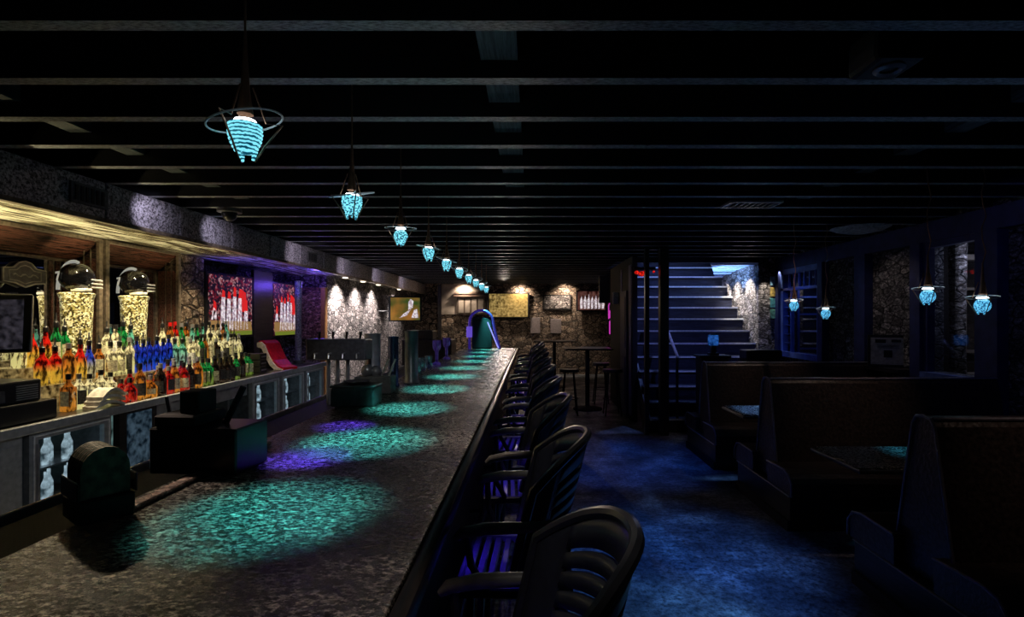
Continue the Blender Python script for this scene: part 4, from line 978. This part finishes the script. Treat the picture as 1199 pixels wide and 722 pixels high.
# ------------------------------------------------------------------ lights
WARM = (1.0,0.80,0.48); WHT = (1.0,0.88,0.86)
for y, e in ((3.7,60),(4.3,68),(4.9,56),(5.6,34)):
    light('SPOT', (-3.30,y,2.32), e, WARM, (-3.52,y,1.0), 105, 0.6)
for y, e in ((2.9,20),(3.5,26),(4.3,18),(5.2,12)):      # unseen uplights added above the riser to brighten the soffit
    light('SPOT', (-3.45,y,1.78), e, (1,0.84,0.46), (-3.45,y,2.35), 120, 0.8)
for y in (6.2,7.2): light('SPOT', (-3.4,y,1.7), 16, (0.10,0.07,1), (-3.4,y,2.35), 100, 0.8)
light('SPOT', (-3.25,7.6,2.0), 3, (0.05,0.8,0.8), (-3.2,7.75,2.35), 50, 0.8)
light('SPOT', (-3.3,6.7,2.3), 4, (0.3,0.2,1), (-3.4,6.8,1), 120, 0.6)
light('POINT', (-3.35,8.0,2.15), 5.0, (0.16,0.08,1.0), radius=0.03)
for y,e in ((8.95,9),(9.9,7),(10.9,7),(12.6,5)):
    light('SPOT', (-3.17,y,2.33), e*26, WHT, (-3.42,y,1.5), 105, 1.0)
for x,z,e in ((-1.95,2.6,60),(-0.3,2.6,75),(1.0,2.6,70)):
    light('SPOT', (x,14.72,2.6), e*1.1, (1,0.82,0.66), (x,15.0,2.25), 120, 1.0); light('SPOT', (x,13.6,2.6), 16, (1,0.82,0.66), (x,15.0,1.3), 80, 1.0)
light('SPOT', (-2.75,3.9,2.52), 12.0, (0.85,0.8,1), (-3.1,4.15,2.48), 60, 1.0)
light('SPOT', (-2.75,4.7,2.52), 9.0, (0.85,0.8,1), (-3.1,5.0,2.46), 60, 1.0)
for y in (6.5,8.2,10,12): light('SPOT', (-2.7,y,2.5), 7, (0.85,0.75,0.9), (-3.1,y+0.3,2.42), 110, 0.9)
# purple on bar and stools
light('SPOT', (-1.1,2.9,2.5), 420, (0.13,0.05,1), (-1.00,2.75,1.07), 14, 1.0)
light('SPOT', (-1.0,2.6,2.5), 520, (0.11,0.05,1), (-0.93,2.14,1.07), 15, 1.0)
light('SPOT', (-1.9,2.2,1.9), 22, (1,0.75,0.6), (-1.21,1.74,1.08), 20, 1.0)  # added warm spot, no fixture, brightens the rail strip
light('SPOT', (-1.0,3.4,1.95), 9, (0.75,0.75,0.9), (-1.6,4.6,1.3), 34, 1.0)  # added spot, no fixture, brightens the tap tower
light('SPOT', (-1.7,6.2,2.5), 50, (0.13,0.10,1), (-1.7,6.2,0.9), 60, 0.8)
for k in range(10): light('SPOT', (-0.30,1.02+0.86*k,1.0), 4.5, (0.10,0.04,1.0), (-0.02,1.0+0.86*k,0.74), 95, 0.8)
# unseen spots added for the blue on the floor
light('SPOT', (1.05,3.2,2.6), 190, (0.04,0.17,0.72), (0.95,3.5,0), 50, 1.0)
light('SPOT', (1.25,5.4,2.6), 110, (0.02,0.11,0.75), (1.05,5.9,0), 54, 1.0)
light('SPOT', (0.85,2.4,2.6), 90, (0.14,0.42,0.70), (0.75,2.75,0), 30, 1.0)
# unseen warm spots added for highlights along the bar
light('SPOT', (-0.75,14.2,2.5), 110, (1,0.80,0.68), (-0.55,6,1.07), 40, 0.8)
for k in range(5): light('SPOT', (-0.28,0.95+1.5*k,2.5), 17, (1,0.80,0.70), (-0.33,1.0+1.5*k,1.07), 26, 1.0)
light('SPOT', (-2.6,2.9,2.3), 90, (1,0.80,0.52), (-1.08,1.25,1.07), 14, 1.0)
# stairs
light('SPOT', (2.7,9.1,3.85), 110, (0.16,0.26,0.85), (2.7,9.2,1.5), 120, 0.7)
light('SPOT', (3.3,8.55,3.2), 14, (0.35,0.5,1), (3.4,9.5,2.4), 120, 0.7)
for k in range(5):
    y = 8.8+0.5*k
    light('SPOT', (3.58,y,2.40-0.02*k), 55, (1,0.93,0.86), (3.76,y,1.9), 95, 0.9)
light('SPOT', (3.3,8.9,1.9), 120, (0.25,0.48,1), (3.5,9.1,2.5), 90, 0.8)
light('SPOT', (2.4,6.4,2.2), 55, (0.15,0.19,0.66), (2.7,8.8,1.2), 75, 0.8)
for x in (3.85,4.02): light('SPOT', (x,8.30,2.40), 14, (1,0.93,0.84), (x,8.46,1.7), 60, 0.9)
# right wall
light('SPOT', (3.4,7.6,2.4), 7, (0.10,0.22,1), (4.1,7.8,1.6), 90, 0.8)
light('SPOT', (3.3,5.9,2.55), 6, (0.8,0.65,0.6), (4.1,5.7,1.6), 80, 0.8)
light('POINT', (4.75,5.2,2.2), 5, (0.7,0.72,1), radius=0.03)
light('POINT', (4.9,8.5,2.2), 2.0, (0.15,0.25,1), radius=0.03)
light('SPOT', (3.2,3.3,2.5), 4, (0.12,0.12,0.7), (4.1,4.0,1.9), 110, 0.8)
# booth leather and ceiling fills
for cy, e in ((1.9,11),(3.6,13),(5.2,13)):
    light('SPOT', (2.8,cy-0.15,2.55), e, (1,0.72,0.58), (2.7,cy+0.75,1.02), 44, 1.0)
for y in (1.0,2.2,3.6,5.5,8.0,11.0): light('SPOT', (-0.5,y,1.9), 0.9 if y < 2 else 1.9, (0.48,0.60,0.64), (-0.5,y,2.8), 150, 0.6)
for k in range(5): light('SPOT', (-0.65,0.95+0.86*k,1.95), 2.2, (0.45,0.5,0.8), (0.15,1.1+0.86*k,1.08), 30, 1.0); light('SPOT', (0.05,0.75+0.86*k,2.4), 6, (0.95,0.88,0.8), (0.1,1.05+0.86*k,1.2), 26, 1.0)
for y in (2.2,4.5,7.5): light('SPOT', (1.9,y,1.9), 1.6, (0.2,0.35,0.7), (1.9,y,2.8), 150, 0.6)

w = bpy.data.worlds.new('World'); SC.world = w; w.use_nodes = True
w.node_tree.nodes['Background'].inputs[0].default_value = (0.10,0.12,0.22,1); w.node_tree.nodes['Background'].inputs[1].default_value = 0.012

for y, e in ((2.4,5),(3.4,6),(4.6,5),(5.8,7),(7.0,8)): light('SPOT', (-1.7,y-0.5,1.75), e, (0.8,0.88,1.0), (-3.1,y,0.78), 52, 1.0)  # unseen aisle spots added to brighten the cooler doors
light('SPOT', (-0.9,2.6,1.9), 5, (0.85,0.85,0.85), (-1.3,3.9,1.25), 36, 1.0)  # added spot, no fixture, brightens the tray and caddy
# ------------------------------------------------------------------ camera
cd = bpy.data.cameras.new('Camera'); cam = bpy.data.objects.new('Camera', cd); COL.objects.link(cam)
cam.location = (0,0,EYE); cam.rotation_euler = (R(90),0,0)
cd.sensor_width = 36; cd.lens = 36*600/1199; cd.shift_x = -22.5/1199; cd.shift_y = 11/1199; cd.clip_start = 0.05
SC.camera = cam
SC.view_settings.view_transform = 'Standard'; SC.view_settings.look = 'None'
SC.view_settings.exposure = 0
